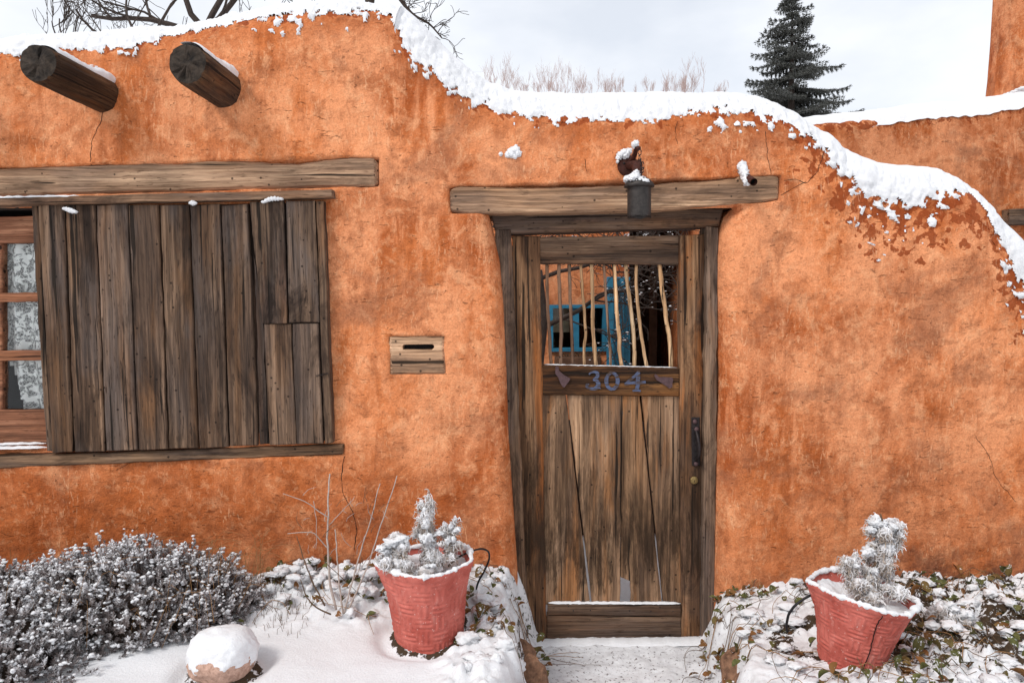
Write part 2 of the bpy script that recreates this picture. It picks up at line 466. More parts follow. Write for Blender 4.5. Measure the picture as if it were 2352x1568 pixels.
M['stick_dark'] = wood_mat('grey brown stick', (0.05, 0.03, 0.02), (0.17, 0.105, 0.070), (0.27, 0.19, 0.13), 'Z', 0.2, 0.3, warmth=0.3)
M['iron'] = plain_mat('dark iron', (0.045, 0.036, 0.036), 0.5, 0.5, 60, 0.4, 0.6)
M['rust'] = plain_mat('rusty iron', (0.085, 0.026, 0.017), 0.7, 0.6, 70, 0.5, 0.3)
M['iron_plum'] = plain_mat('plum weathered iron', (0.125, 0.072, 0.075), 0.65, 0.45, 60, 0.5, 0.3)
M['tin'] = plain_mat('grey tin', (0.062, 0.054, 0.050), 0.55, 0.45, 55, 0.5, 0.55)
M['brass'] = plain_mat('dull brass', (0.36, 0.25, 0.10), 0.5, 0.5, 80, 0.3, 0.7)
M['hose'] = plain_mat('black hose', (0.012, 0.012, 0.014), 0.45, 0.3, 40, 0.1)
M['black'] = plain_mat('painted cavity shade', (0.006, 0.005, 0.005), 0.9, 0.3, 20, 0.1)  # black that paints the shade inside slots and bores
M['pot'] = None
t = NT('faded pink terracotta'); p = t.pos()
c = t.mix(t.mr(t.noise(p, 9, 6, 0.65, 0.4), 0.38, 0.62), (0.40, 0.078, 0.056), (0.56, 0.150, 0.115))
c = t.mix(t.mr(t.noise(p, 38, 5, 0.7), 0.56, 0.66, 0, 0.55), c, (0.27, 0.050, 0.036))
c = t.mix(t.mr(t.noise(t.vmul(p, (30, 30, 7)), 1.0, 5, 0.65), 0.58, 0.70, 0, 0.45), c, (0.66, 0.30, 0.25))
c = t.mix(t.mr(t.noise(p, 110, 3, 0.6), 0.66, 0.70, 0, 0.7), c, (0.74, 0.55, 0.50))
M['pot'] = t.bsdf(c, 0.65, t.noise(p, 60, 5, 0.7), 0.5, 0.003)
M['boulder'] = plain_mat('pinkish granite', (0.62, 0.40, 0.31), 0.85, 0.4, 70, 0.7, col2=(0.32, 0.19, 0.14))
M['stone'] = plain_mat('brown edging stone', (0.34, 0.185, 0.11), 0.9, 0.5, 34, 1.0, col2=(0.10, 0.050, 0.030), bdist=0.012)
M['lavender'] = leafy_mat('frosted grey leaves', (0.080, 0.056, 0.050), (0.20, 0.160, 0.150))
M['stem_inner_shade'] = plain_mat('dark stem and painted inner shade', (0.055, 0.034, 0.024), 0.9, 0.5, 60, 0.2)  # also colours the cores that stand in for shade inside the shrubs
M['wisp'] = leafy_mat('dead frosted strands', (0.24, 0.175, 0.130), (0.42, 0.34, 0.27))
M['stem'] = plain_mat('brown stem', (0.17, 0.105, 0.062), 0.8, 0.5, 60, 0.2)
M['stem_pale'] = plain_mat('pale frosted stem', (0.50, 0.41, 0.36), 0.8, 0.35, 70, 0.2)
M['straw'] = plain_mat('dry grass', (0.36, 0.19, 0.075), 0.8, 0.4, 30, 0.1)
M['leaf'] = leafy_mat('evergreen creeper leaf', (0.055, 0.060, 0.018), (0.13, 0.125, 0.038), perobj=True)
M['bark'] = plain_mat('dark bark', (0.075, 0.055, 0.045), 0.9, 0.5, 20, 0.5)
M['twig_far'] = plain_mat('haze faded reddish twigs', (0.52, 0.37, 0.33), 0.9, 0.3, 3, 0.1)  # paled so the haze sits in the twig colour
M['needle'] = leafy_mat('spruce needles', (0.022, 0.025, 0.018), (0.065, 0.066, 0.052))
M['blue'] = plain_mat('turquoise paint', (0.040, 0.235, 0.38), 0.55, 0.35, 14, 0.2)
M['paint'] = None
M['dim'] = plain_mat('room plaster painted dark', (0.05, 0.042, 0.036), 0.9, 0.3, 5, 0.1)  # the room's lack of light is put into this colour
M['porch'] = plain_mat('dark porch boards', (0.17, 0.088, 0.052), 0.85, 0.5, 9, 0.3)

t = NT('worn blue number paint'); p = t.pos()
wear = t.mr(t.noise(t.vmul(p, (18, 30, 90)), 1.0, 5, 0.7), 0.44, 0.58)
M['paint'] = t.bsdf(t.mix(wear, (0.080, 0.105, 0.185), (0.060, 0.036, 0.022)), 0.8)

t = NT('window glass')
gl = t.n('ShaderNodeBsdfGlossy', {'Color': (0.9, 0.9, 0.9), 'Roughness': 0.03})
tr = t.n('ShaderNodeBsdfTransparent', {'Color': (0.97, 0.98, 0.98)})
fr = t.n('ShaderNodeFresnel', {'IOR': 1.3})
ms = t.n('ShaderNodeMixShader', {0: fr.outputs[0]})
t.t.links.new(tr.outputs[0], ms.inputs[1]); t.t.links.new(gl.outputs[0], ms.inputs[2])
t.t.links.new(ms.outputs[0], t.out.inputs['Surface'])
M['glass'] = t.m

t = NT('floral lace'); p = t.pos()
pd = t.vadd(p, t.vmul(t.n('ShaderNodeTexNoise', {'Vector': p, 'Scale': 14.0, 'Detail': 3.0}).outputs['Color'], (0.05, 0.05, 0.05)))
v1 = t.n('ShaderNodeTexVoronoi', {'Vector': t.vmul(pd, (1, 0.2, 1)), 'Scale': 19.0}).outputs['Distance']
v2 = t.n('ShaderNodeTexVoronoi', {'Vector': t.vmul(p, (1, 0.2, 1)), 'Scale': 120.0}, feature='DISTANCE_TO_EDGE').outputs['Distance']
fl = t.math('MAXIMUM', t.math('MULTIPLY', t.mr(t.noise(p, 30, 4, 0.6, 1.0), 0.47, 0.54), 0.95), t.mr(v1, 0.30, 0.22))
net = t.mr(v2, 0.16, 0.08)
al = t.math('MAXIMUM', t.math('MULTIPLY', fl, 1.0), t.math('MULTIPLY', net, 0.55))
al = t.math('MAXIMUM', al, 0.14)
df = t.n('ShaderNodeBsdfDiffuse', {'Color': (0.92, 0.91, 0.88)})
tr = t.n('ShaderNodeBsdfTransparent')
ms = t.n('ShaderNodeMixShader', {0: al})
t.t.links.new(tr.outputs[0], ms.inputs[1]); t.t.links.new(df.outputs[0], ms.inputs[2])
t.t.links.new(ms.outputs[0], t.out.inputs['Surface'])
M['lace'] = t.m

# ================================================================== GROUND
def edge_left(y):  return 0.065 + 0.03 * np.sin(np.asarray(y) * 7.0) + 0.02 * np.asarray(y)
def edge_right(y): return 0.965 + 0.16 * np.asarray(y) + 0.02 * np.sin(np.asarray(y) * 9.0)

def ground_h(x, y):
    x = np.asarray(x, float); y = np.asarray(y, float)
    wob = 0.03 * fbm(x * 9, y * 9, 2.0, 3)
    L = sst(0.05, -0.11, x - edge_left(y) + wob)
    Rr = sst(-0.06, 0.07, x - edge_right(y) + wob)
    front = sst(-2.3, -1.7, y)
    behind = sst(0.42, 0.30, y)
    zl = 0.285 + 0.03 * sst(-0.5, 0.0, y) + 0.012 * fbm(x * 2.5, y * 2.5, 7.0, 3)
    clump = np.abs(fbm(x * 13, y * 13, 3.0, 3))
    leafL = sst(-0.62, -0.30, y) * sst(-1.35, -1.0, x)
    leafL = np.maximum(leafL, 0.7 * sst(-0.55, -0.35, x) * sst(-0.95, -0.6, y) * sst(-0.2, -0.1, x))
    leafL = np.maximum(leafL, 0.9 * sst(-0.35, -0.2, x))
    zl = zl + leafL * (0.055 * clump + 0.02)
    zr = 0.225 + 0.05 * sst(1.0, 2.2, x) + 0.015 * fbm(x * 2.5, y * 2.5, 1.0, 3) + 0.065 * clump * sst(-1.6, -0.9, y) * (0.35 + 0.65 * sst(1.15, 1.4, x)) + 0.05 * sst(-0.45, -0.9, y)
    zp = -0.083 + 0.010 * fbm(x * 11, y * 11, 5.0, 4)
    z = zp * (1 - L) * (1 - Rr) + zl * L + zr * Rr
    far = 0.02 * fbm(x * 0.7, y * 0.7, 9.0, 3)
    z = z * front * behind + (1 - front * behind) * (far * sst(2.0, 5.0, np.abs(x) + np.abs(y)))
    # the hollows melted round the pots and the boulder
    for cx, cy, r in ((-0.36, -0.57, 0.17), (-1.075, -0.83, 0.14)):
        d = np.hypot(x - cx, y - cy)
        z = z - 0.025 * np.exp(-((d - r) / 0.035) ** 2)
    return z

def gz(x, y): return float(ground_h(np.array([x]), np.array([y]))[0])

def spread(a, b, step, out):
    core = np.arange(a, b + step / 2, step)
    g = [step]
    while sum(g) < out: g.append(g[-1] * 1.45)
    c = np.cumsum(g)
    return np.concatenate([(a - c)[::-1], core, b + c])

gx = spread(-2.9, 2.9, 0.0135, 700.0)
gy = spread(-1.55, 0.06, 0.0115, 700.0)
X, Y = np.meshgrid(gx, gy)
Z = ground_h(X, Y)
onR = sst(-0.02, 0.08, X - edge_right(Y)); onL = sst(0.0, -0.08, X - edge_left(Y))
path = (1 - onR) * (1 - onL)
bare = onR * (0.30 + 0.45 * sst(1.2, 1.45, X)) * (0.65 + 0.5 * sst(-0.4, 0.5, fbm(X * 2.2, Y * 2.2, 4.0, 3))) * sst(0.3, 0.1, Y) * sst(-2.0, -1.6, Y)
bare = np.maximum(bare, onR * 0.9 * np.exp(-((X - edge_right(Y) - 0.01) / 0.04) ** 2) * sst(0.3, 0.1, Y) * sst(-2.0, -1.6, Y))
hol = np.exp(-((np.hypot(X - 1.27, Y + 0.60) - 0.19) / 0.07) ** 2)
bare = np.maximum(bare, 0.85 * hol * onR)
bare = np.maximum(bare, onL * 0.50 * sst(-0.40, -0.1, Y) * sst(-1.3, -1.0, X) * sst(0.3, 0.1, Y))
bare = np.maximum(bare, 0.6 * sst(-0.10, -0.02, Y) * sst(0.3, 0.1, Y) * onL)
bare = np.maximum(bare, 0.9 * np.exp(-((np.hypot(X + 0.342, Y + 0.57) - 0.145) / 0.022) ** 2))
bare = np.maximum(bare, 0.9 * np.exp(-((np.hypot(X + 1.075, Y + 0.83) - 0.115) / 0.035) ** 2))
bare = np.clip(bare * 1.28, 0, 1)
flank = np.exp(-((X - edge_left(Y) + 0.01) / 0.045) ** 2) * sst(0.3, 0.1, Y) * sst(-2.0, -1.6, Y)
bare = np.maximum(bare, 0.72 * flank)
speck = np.clip(path * sst(-2.2, -1.8, Y) * sst(0.3, 0.1, Y) + 0.10 * onL * sst(0.3, 0.1, Y) * sst(-0.9, -0.4, X), 0, 1)
g_o = obj('ground', np.stack([X, Y, Z], -1), gridf(*X.shape), M['snow_ground'], None, True,
          {'bare': bare, 'speck': speck}, base=(0, 0, 0))
tag(g_o, 'snow covered garden ground with path to the gate', None, None, 'structure')

# ================================================================== ADOBE WALL
T_W, R_W = 0.42, 0.17
SNOW_TOP = [(-700,112),(-300,100),(0,80),(120,70),(250,60),(400,46),(480,29),(560,12),(640,1),(700,-7),(780,-11),(860,-9),(905,2),(940,30),(980,75),(1020,115),
            (1060,150),(1110,180),(1180,203),(1260,209),(1340,211),(1450,211),(1550,208),(1640,206),(1700,209),(1750,218),(1800,236),(1840,259),
            (1880,291),(1920,326),(1960,353),(2010,371),(2060,378),(2120,381),(2170,388),(2210,403),(2240,426),(2265,456),(2290,491),(2320,521),
            (2352,552),(2400,592),(2460,625),(2560,648),(2900,655)]
pts = np.array([xz(u, v, 0.10) for u, v in SNOW_TOP])
def ztop(x):
    return np.interp(x, pts[:, 0], pts[:, 1])
_xs = np.linspace(-4.6, 4.0, 1200)
_zt = ztop(_xs) - 0.040
_k = np.ones(9) / 9
_zt = np.convolve(np.pad(_zt, 4, mode='edge'), _k, 'valid')
def wtop(x): return np.interp(x, _xs, _zt)

zd = at(1400, 478, 0).z                          # head of the gate opening
def edge_curve(P, y):
    q = np.array([xz(u, v, y) for u, v in P])[::-1]
    return lambda z: np.interp(z, q[:, 1], q[:, 0])
XLf = edge_curve([(1118,470),(1134,540),(1148,600),(1156,700),(1163,850),(1168,1000),(1178,1150),(1188,1300),(1196,1480)], 0.05)
XRf = edge_curve([(1690,470),(1662,500),(1650,540),(1646,600),(1648,800),(1650,900),(1646,1000),(1643,1150),(1640,1300),(1637,1480)], 0.10)
RJL, RJR = 0.075, 0.115

def quad_sd(q, x, z, wob=0.0):
    """signed distance (negative inside) to a convex quad TL TR BR BL in the wall plane"""
    d = np.full(np.shape(x), -9.0)
    for i in range(4):
        (x0, z0), (x1, z1) = q[i], q[(i + 1) % 4]
        L = math.hypot(x1 - x0, z1 - z0)
        nx, nz = -(z1 - z0) / L, (x1 - x0) / L
        d = np.maximum(d, (x - x0) * nx + (z - z0) * nz)
    return d + wob

def PX(lst, y=0.0): return [xz(u, v, y) for u, v in lst]
Q_LINT_W = PX([(-420, 398), (870, 361), (870, 428), (-420, 461)])
Q_LINT_D = PX([(1032, 431), (1792, 404), (1790, 462), (1034, 491)])
Q_WIN = PX([(-420, 470), (120, 458), (120, 1040), (-420, 1066)])
Q_SILL = PX([(-420, 1053), (790, 1018), (790, 1040), (-420, 1080)])
Q_MAIL = PX([(895, 774), (1019, 772), (1022, 857), (897, 859)])

def wall_y(x, z):
    y = -0.016 * fbm(x * 1.3, 3.0, z * 1.3, 3) - 0.0085 * fbm(x * 5.5, 1.0, z * 4.5, 4) - 0.0018 * fbm(x * 26, 1.0, z * 22, 3)
    y = y - 0.035 * np.exp(-np.maximum(z, 0) / 0.28) - 0.02 * sst(-0.2, -0.5, x) * np.exp(-((z - 0.75) / 0.25) ** 2)
    wob = 0.006 * fbm(x * 7, 8.0, z * 7, 3)
    for q, dep, lip in ((Q_LINT_W, 0.05, 0.010), (Q_LINT_D, 0.05, 0.010), (Q_SILL, 0.04, 0.006), (Q_MAIL, 0.05, 0.008), (Q_WIN, 0.10, 0.0)):
        d = quad_sd(q, x, z, wob)
        y = y + dep * sst(0.006, -0.012, d) - lip * np.exp(-np.maximum(d, 0) / 0.05) * (d > -0.012)
    return y

XMIN, XMAX = -4.2, 3.6
st = 0.0115
zrow = np.concatenate([np.linspace(-0.15, zd, int((zd + 0.15) / st)), ])
n_lo = len(zrow)
n_up = 75
a_n = 12
def band(a, b, n, end=False): return [a + (b - a) * i / n for i in range(n + (1 if end else 0))]
nL, nM, nR = int((-0.1 - XMIN) / st), 60, int((XMAX - 1.05) / st)
ang = np.linspace(0, math.pi / 2, 10)
def row_x(z):
    """columns of the wall sheet at height z, following the gate opening's edges"""
    xl, xr = float(XLf(z)), float(XRf(z))
    return np.concatenate([np.linspace(XMIN, xl - RJL, nL, endpoint=False), xl - RJL + RJL * np.sin(ang), np.linspace(xl, xr, nM + 2)[1:-1],
                           xr + RJR - RJR * np.sin(ang[::-1]), np.linspace(xr + RJR, XMAX, nR + 1)[1:]])
iL = nL + len(ang) - 1
iR = iL + nM + 1
def jround(x, z, xl, xr):
    y = np.zeros_like(x)
    dl = np.clip((x - (xl - RJL)) / RJL, 0, 1); dr = np.clip(((xr + RJR) - x) / RJR, 0, 1)
    y = RJL * (1 - np.sqrt(1 - dl ** 2)) * (x <= xl + 1e-6) + RJR * (1 - np.sqrt(1 - dr ** 2)) * (x >= xr - 1e-6)
    inside = (x > xl) & (x < xr)
    y = np.where(inside, 0.06, y)
    return y * sst(zd + 0.03, zd - 0.015, z)

rowsX, rowsY, rowsZ = [], [], []
for z in zrow:
    x = row_x(z)
    y = wall_y(x, np.full_like(x, z)) + jround(x, z, float(XLf(z)), float(XRf(z)))
    rowsX.append(x); rowsY.append(y); rowsZ.append(np.full_like(x, z))
x_top = row_x(zd)
zt = wtop(x_top)
zs = np.maximum(zt - R_W, 0.9)
zb0 = np.minimum(zd, zs - 0.001)
for k in range(1, n_up + 1):
    f = k / n_up
    z = zb0 + (zs - zb0) * f
    y = wall_y(x_top, z) + jround(x_top, zd, float(XLf(zd)), float(XRf(zd))) * sst(0.06, 0.0, f)
    rowsX.append(x_top); rowsY.append(y); rowsZ.append(z)
# where the coping drops below the gate head (far right) the sheet folds down with it
y_edge = rowsY[-1]
for k in range(1, a_n + 1):
    a = k / a_n * math.pi / 2
    z = zs + R_W * math.sin(a); y = y_edge + R_W * (1 - math.cos(a))
    y = y - 0.004 * fbm(x_top * 6, a * 2, z * 6, 3)
    rowsX.append(x_top); rowsY.append(y); rowsZ.append(z)
for k in range(1, a_n + 1):
    a = math.pi / 2 + k / a_n * math.pi / 2
    z = zs + R_W * math.sin(a); y = T_W - R_W - R_W * math.cos(a) + 0 * x_top
    rowsX.append(x_top); rowsY.append(y); rowsZ.append(z)
for z in (np.linspace(1, 0, 9)[1:]):
    rowsX.append(x_top); rowsY.append(np.full_like(x_top, T_W)); rowsZ.append(zb0 + (zs - zb0) * z)
for z in np.linspace(zd, -0.15, 12)[1:]:
    rowsX.append(row_x(z)); rowsY.append(np.full_like(x_top, T_W)); rowsZ.append(np.full_like(x_top, z))
WX, WY, WZ = np.array(rowsX), np.array(rowsY), np.array(rowsZ)
for r in range(n_lo):                              # lower rows under the falling coping at the far right
    WZ[r] = np.where(WZ[r] > zs, zs - 0.0005 * (n_lo - r), WZ[r])
for r in range(len(WZ) - 11, len(WZ)):
    WZ[r] = np.where(WZ[r] > zs, zs - 0.0005 * (r - len(WZ) + 12), WZ[r])
nr, nc = WX.shape
Fw = gridf(nr, nc)
ri, ci = Fw[:, 0] // nc, Fw[:, 0] % nc
hole = (ci >= iL) & (ci < iR) & ((ri < n_lo - 1) | (ri >= nr - 12))
cxm, czm = WX[ri, ci], WZ[ri, ci]
win = (quad_sd(Q_WIN, cxm, czm) < -0.03) & ((ri < n_lo + n_up) | (ri > n_lo + n_up + 2 * a_n))
Fw = Fw[~(hole | win)]
Vw = np.stack([WX, WY, WZ], -1).reshape(-1, 3)
# jamb returns
ext_v, ext_f = [], []
base_n = len(Vw)
for ic, RJ in ((iL, RJL), (iR, RJR)):
    k = 8
    rows = range(n_lo)
    S = np.zeros((n_lo, k, 3))
    for r in rows:
        for j in range(k):
            y0 = WY[r, ic]
            S[r, j] = (WX[r, ic], y0 + (T_W - y0) * j / (k - 1), WZ[r, ic])
    off = base_n + sum(len(e) for e in ext_v)
    f = gridf(n_lo, k) + off
    ext_f.append(f if ic == iL else f[:, ::-1]); ext_v.append(S.reshape(-1, 3))
Vall = np.concatenate([Vw] + ext_v); Fall = np.concatenate([Fw] + ext_f)
SNOW_LOW = [(-700,150),(0,118),(60,122),(158,106),(281,109),(351,82),(422,55),(510,46),(562,32),(620,38),(650,42),(703,26),(756,25),(827,9),(869,20),(900,40),(908,65),
            (905,105),(935,125),(958,150),(1005,172),(1020,205),(1051,214),(1080,232),(1122,240),(1135,258),(1185,264),(1283,277),(1350,271),(1431,278),
            (1508,280),(1571,261),(1620,262),(1690,256),(1771,276),(1824,283),(1845,302),(1877,312),(1894,335),(1905,362),(1925,392),(1950,412),(1968,440),
            (1990,462),(2035,466),(2105,474),(2140,462),(2193,444),(2228,437),(2242,436),(2258,460),(2276,499),(2288,540),(2305,575),(2330,640),(2352,665),(2450,690),(2900,710)]
lo = np.array([xz(u, v, 0.0) for u, v in SNOW_LOW])
_o = np.argsort(lo[:, 0]); lo = lo[_o]
def zlow(x): return np.interp(x, lo[:, 0], lo[:, 1])
dwn = zlow(Vall[:, 0]) - Vall[:, 2]
wetx = 0.35 + 0.65 * sst(1.05, 1.5, Vall[:, 0])
wet = wetx * sst(0.60, 0.06, dwn) * sst(-0.3, -0.1, dwn)
wet = np.maximum(wet, 0.9 * sst(0.10, 0.0, dwn))
wet = np.where(Vall[:, 1] > 0.3, 0, wet)
gl_ = ground_h(Vall[:, 0], np.full(len(Vall), -0.05))
splash = sst(0.30, 0.0, Vall[:, 2] - gl_) * (0.45 + 0.55 * sst(1.4, 1.9, Vall[:, 0]))
damp = sst(0.98, 0.70, Vall[:, 2] + 0.10 * fbm(Vall[:, 0] * 3, 2.0, Vall[:, 2] * 3, 3)) * (0.35 + 0.65 * sst(-0.1, -0.6, Vall[:, 0]))
damp = np.maximum(damp, 0.8 * sst(0.16, 0.02, np.abs(dwn)) )
wall = thing('adobe_wall', 'orange adobe garden wall with curving top, lintels and projecting log beams', 'wall', (0, 0.2, 0))
obj('plaster', Vall, Fall, M['adobe'], wall, True, {'wet': wet, 'splash': splash, 'damp': damp})

# long settlement cracks
def crack(P, r=0.0014):
    pts_ = spline([(*xz(u, v), 0) for u, v in P], 26)
    x, z = pts_[:, 0], pts_[:, 1]
    j = 0.006 * fbm(x * 30, z * 30, 4.0, 3)
    x = x + j; z = z + 0.5 * j
    y = wall_y(x, z) - 0.0003
    V, Fc = tube(np.stack([x, y, z], -1), r * (1 + 0.6 * pn(x * 40, z * 40, 1.0)), 5)
    o = obj('crack', V, Fc, M['black'], wall)
    return o
for P, r in (([(237,245),(233,280),(213,320),(210,390)], .0014), ([(1760,300),(1762,360),(1775,425)], .0011), ([(1778,420),(1830,410),(1850,425),(1880,390),(1895,340)], .0012), ([(1790,450),(1835,425),(1850,418)], .0010),
             ([(794,1045),(786,1085),(790,1130),(808,1160),(820,1210),(815,1260)], .0016), ([(1553,280),(1552,310),(1557,330)], .001),
             ([(2240,1000),(2270,1040),(2290,1100),(2330,1150)], .001), ([(1345,365),(1345,395)], .0012), ([(270,1078),(300,1062),(330,1055)], .001)):
    crack(P, r)

# timbers set in the wall
def timber(name, q_px, y, yf, th, mat, parent, **k):
    return board(name, PX(q_px, y), yf, th, mat, parent, **k)
# door lintel and window lintel: hewn, with waney edges
def hewn(name, top, bot, yf, th, mat, parent, seed, ends=0.03):
    a = np.array(PX(top, 0)); b = np.array(PX(bot, 0))
    n = 150
    xs = np.linspace(max(a[0, 0], b[0, 0]), min(a[-1, 0], b[-1, 0]), n)
    zt_ = np.interp(xs, a[:, 0], a[:, 1]) + 0.0035 * fbm(xs * 14, 0, seed, 4)
    zb_ = np.interp(xs, b[:, 0], b[:, 1]) + 0.003 * fbm(xs * 11, 5, seed, 4)
    e = np.minimum((xs - xs[0]), (xs[-1] - xs)) / ends
    rnd = 1 - np.sqrt(np.clip(1 - np.clip(1 - e, 0, 1) ** 2, 0, 1))
    m = 14
    rows = []
    for k in range(m):
        f = k / (m - 1)
        z = zt_ + (zb_ - zt_) * (f * (1 - 0.25 * rnd) + 0.125 * rnd)
        edge_ = min(f, 1 - f)
        y = yf + (0.010 if edge_ == 0 else 0) + 0.0035 * fbm(xs * 2.5, z * 40, seed, 3) + 0.02 * rnd
        rows.append(np.stack([xs, y + 0 * xs, z], -1))
    front = np.array(rows)
    back = front.copy(); back[..., 1] = yf + th
    V = np.concatenate([front.reshape(-1, 3), back[[0, -1]].reshape(-1, 3)])
    k0 = m * n
    Fc = [f[::-1] for f in gridf(m, n).tolist()]
    for i in range(n - 1):
        Fc.append([i, i + 1, k0 + i + 1, k0 + i])
        Fc.append([(m - 1) * n + i + 1, (m - 1) * n + i, k0 + n + i, k0 + n + i + 1])
    Fc.append([k0 + i for i in range(n)] + [k0 + n + i for i in range(n - 1, -1, -1)])
    for c in (0, n - 1):
        ring = [r * n + c for r in range(m)] + [k0 + n + c, k0 + c]
        Fc.append(ring if c else ring[::-1])
    return obj(name, V, Fc, mat, parent, smooth=False)
hewn('lintel', [(-420,400),(0,388),(330,374),(400,377),(480,369),(545,368),(620,374),(680,377),(760,366),(810,361),(868,364)],
     [(-420,463),(0,449),(400,441),(480,436),(560,434),(700,431),(868,428)], -0.004, 0.30, M['lintel'], wall, 3.0)
hewn('lintel', [(1031,434),(1060,429),(1200,432),(1330,430),(1480,424),(1600,417),(1690,410),(1700,403),(1792,404)],
     [(1031,486),(1080,492),(1130,491),(1300,489),(1500,484),(1640,473),(1700,467),(1792,460)], -0.006, 0.36, M['lintel'], wall, 8.0)
timber('sill', [(-420,1061),(792,1017),(790,1040),(-420,1089)], 0, -0.030, 0.12, M['rail'], wall, horiz=True, bev=0.006)

# log beams
def viga(u, v, prot, r, seed, tilt=0.0):
    c = at(u, v, -prot)
    n, m = 40, 26
    ys = np.concatenate([np.linspace(-prot, 0.15, m)])
    th = np.arange(n) * 2 * math.pi / n
    TH, YY = np.meshgrid(th, ys)
    rr = r * (1 + 0.10 * pn(np.cos(TH) * 1.2 + seed, np.sin(TH) * 1.2, YY * 1.2) + 0.022 * pn(np.cos(TH) * 7 + seed, np.sin(TH) * 7, YY * 2))
    for a0 in (0.4, 2.4, 4.3, 5.5):                       # drying checks along the log
        dth = (TH - a0 - 0.15 * np.sin(YY * 6 + seed) + math.pi) % (2 * math.pi) - math.pi
        rr = rr - r * (0.06 + 0.07 * math.sin(a0 * 5 + seed) ** 2) * np.exp(-(dth / 0.07) ** 2)
    rr = rr * (1 - 0.06 * (np.abs(YY + prot) < 0.004))
    V = np.stack([c.x + rr * np.cos(TH) + tilt * (YY + prot), YY, c.z + rr * np.sin(TH)], -1).reshape(-1, 3)
    Fc = gridf(m, n, True).tolist()
    V2 = [V]
    ring = list(range(n)); k = len(V)
    for f in (0.75, 0.45, 0.15):
        P = V[:n].copy(); ctr = np.array([c.x, -prot, c.z])
        P = ctr + (P - ctr) * f; P[:, 1] = -prot + 0.008 * fbm(P[:, 0] * 40, seed, P[:, 2] * 40, 3) - 0.004 * (1 - f)
        for a0 in (0.4 + seed, 2.1 + seed * 2, 4.3): P[:, 1] += 0.010 * np.exp(-(((th - a0 + math.pi) % (2 * math.pi) - math.pi) / 0.12) ** 2) * (f > 0.3)
        V2.append(P); new = list(range(k, k + n)); k += n
        for i in range(n): Fc.append([ring[i], ring[(i + 1) % n], new[(i + 1) % n], new[i]])
        ring = new
    Fc.append(ring)
    vo = obj('viga', np.concatenate(V2), Fc, M['viga'], wall, False)
    vo.data.materials.append(M['viga_end'])
    for pl in vo.data.polygons:
        if pl.index >= n * (m - 1): pl.material_index = 1
    return c
V1 = viga(88, 146, 0.45, 0.078, 1.0)
V2_ = viga(431, 146, 0.37, 0.083, 4.0)
V3 = viga(-262, 160, 0.45, 0.080, 8.0)

# window behind the shutter
wd = obj('window', *box(*[0] * 6), M['sash'], wall) if False else None
win_parts = G()
def bar(u0, v0, u1, v1, y0, th, mat, name, parent, **k):
    return board(name, PX([(u0, v0), (u1, v0 - 0.02 * (u1 - u0)), (u1, v1 - 0.02 * (u1 - u0)), (u0, v1)], y0), y0, th, mat, parent, horiz=True, **k)
window = board('window', PX([(-400, 505), (125, 496), (125, 557), (-400, 566)], 0.06), 0.055, 0.05, M['sash'], wall, horiz=True)
window['label'] = 'reddish wooden casement window with four panes in each row'
for a, b, c_, d in ((681, 701, 671, 692), (814, 837, 804, 827), (948, 1030, 940, 1020)):
    board('muntin' if b - a < 40 else 'bottom_rail', PX([(-400, a), (125, c_), (125, d), (-400, b)], 0.06), 0.06, 0.04, M['sash'], window, horiz=True)
for u in (-390, -200, -6):
    board('mullion', PX([(u - 14, 500), (u + 8, 500), (u + 10, 1030), (u - 12, 1030)], 0.06), 0.066, 0.04, M['sash'], window)
for v0, v1 in ((552, 690), (690, 825), (825, 960)):
    for u0, u1 in ((-390, -200), (-200, -6), (-6, 125)):
        q = PX([(u0, v0), (u1, v0), (u1, v1), (u0, v1)], 0.085)
        V = [(x, yy, z) for yy in (0.085, 0.089) for x, z in q]
        obj('pane', V, [[0, 3, 2, 1], [4, 5, 6, 7], [0, 1, 5, 4], [1, 2, 6, 5], [2, 3, 7, 6], [3, 0, 4, 7]], M['glass'], window, False)
# room behind the panes, its darkness put into the wall colour
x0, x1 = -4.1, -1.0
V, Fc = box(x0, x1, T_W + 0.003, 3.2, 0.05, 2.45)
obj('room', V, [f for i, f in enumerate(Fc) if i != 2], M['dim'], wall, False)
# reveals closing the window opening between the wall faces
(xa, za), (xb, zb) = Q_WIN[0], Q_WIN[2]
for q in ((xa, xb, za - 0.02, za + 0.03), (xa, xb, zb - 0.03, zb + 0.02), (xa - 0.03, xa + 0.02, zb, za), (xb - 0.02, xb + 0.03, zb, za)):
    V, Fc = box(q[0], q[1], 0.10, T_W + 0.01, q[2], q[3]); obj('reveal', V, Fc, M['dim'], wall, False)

# lace curtain
nx_, nz_ = 70, 40
cx0, cz0 = xz(-410, 535, 0.10); cx1, cz1 = xz(122, 960, 0.10)
U, W_ = np.meshgrid(np.linspace(0, 1, nx_), np.linspace(0, 1, nz_))
Xc = cx0 + (cx1 - cx0) * U; Zc = cz0 + (cz1 - cz0) * W_
Yc = 0.118 + 0.022 * np.sin(U * 70 + 1.5 * np.sin(W_ * 3)) * (0.5 + 0.5 * W_)
left_edge = xz(20, 830, 0.13)[0] + (xz(75, 945, 0.13)[0] - xz(20, 830, 0.13)[0]) * np.clip((W_ - 0.68) / 0.3, 0, 1)
Fc = gridf(nz_, nx_)
fx = Xc.ravel()[Fc].mean(1); fw = W_.ravel()[Fc].mean(1); fl_ = left_edge.ravel()[Fc].mean(1)
mid_ = xz(-170, 700, 0.13)[0]
Fc = Fc[~((fw > 0.68) & (fx < fl_) & (fx > mid_))]
cur = obj('lace_curtain', np.stack([Xc, Yc, Zc], -1), Fc, M['lace'], None, True)
tag(cur, 'white floral lace curtain gathered behind the window panes', 'curtain')

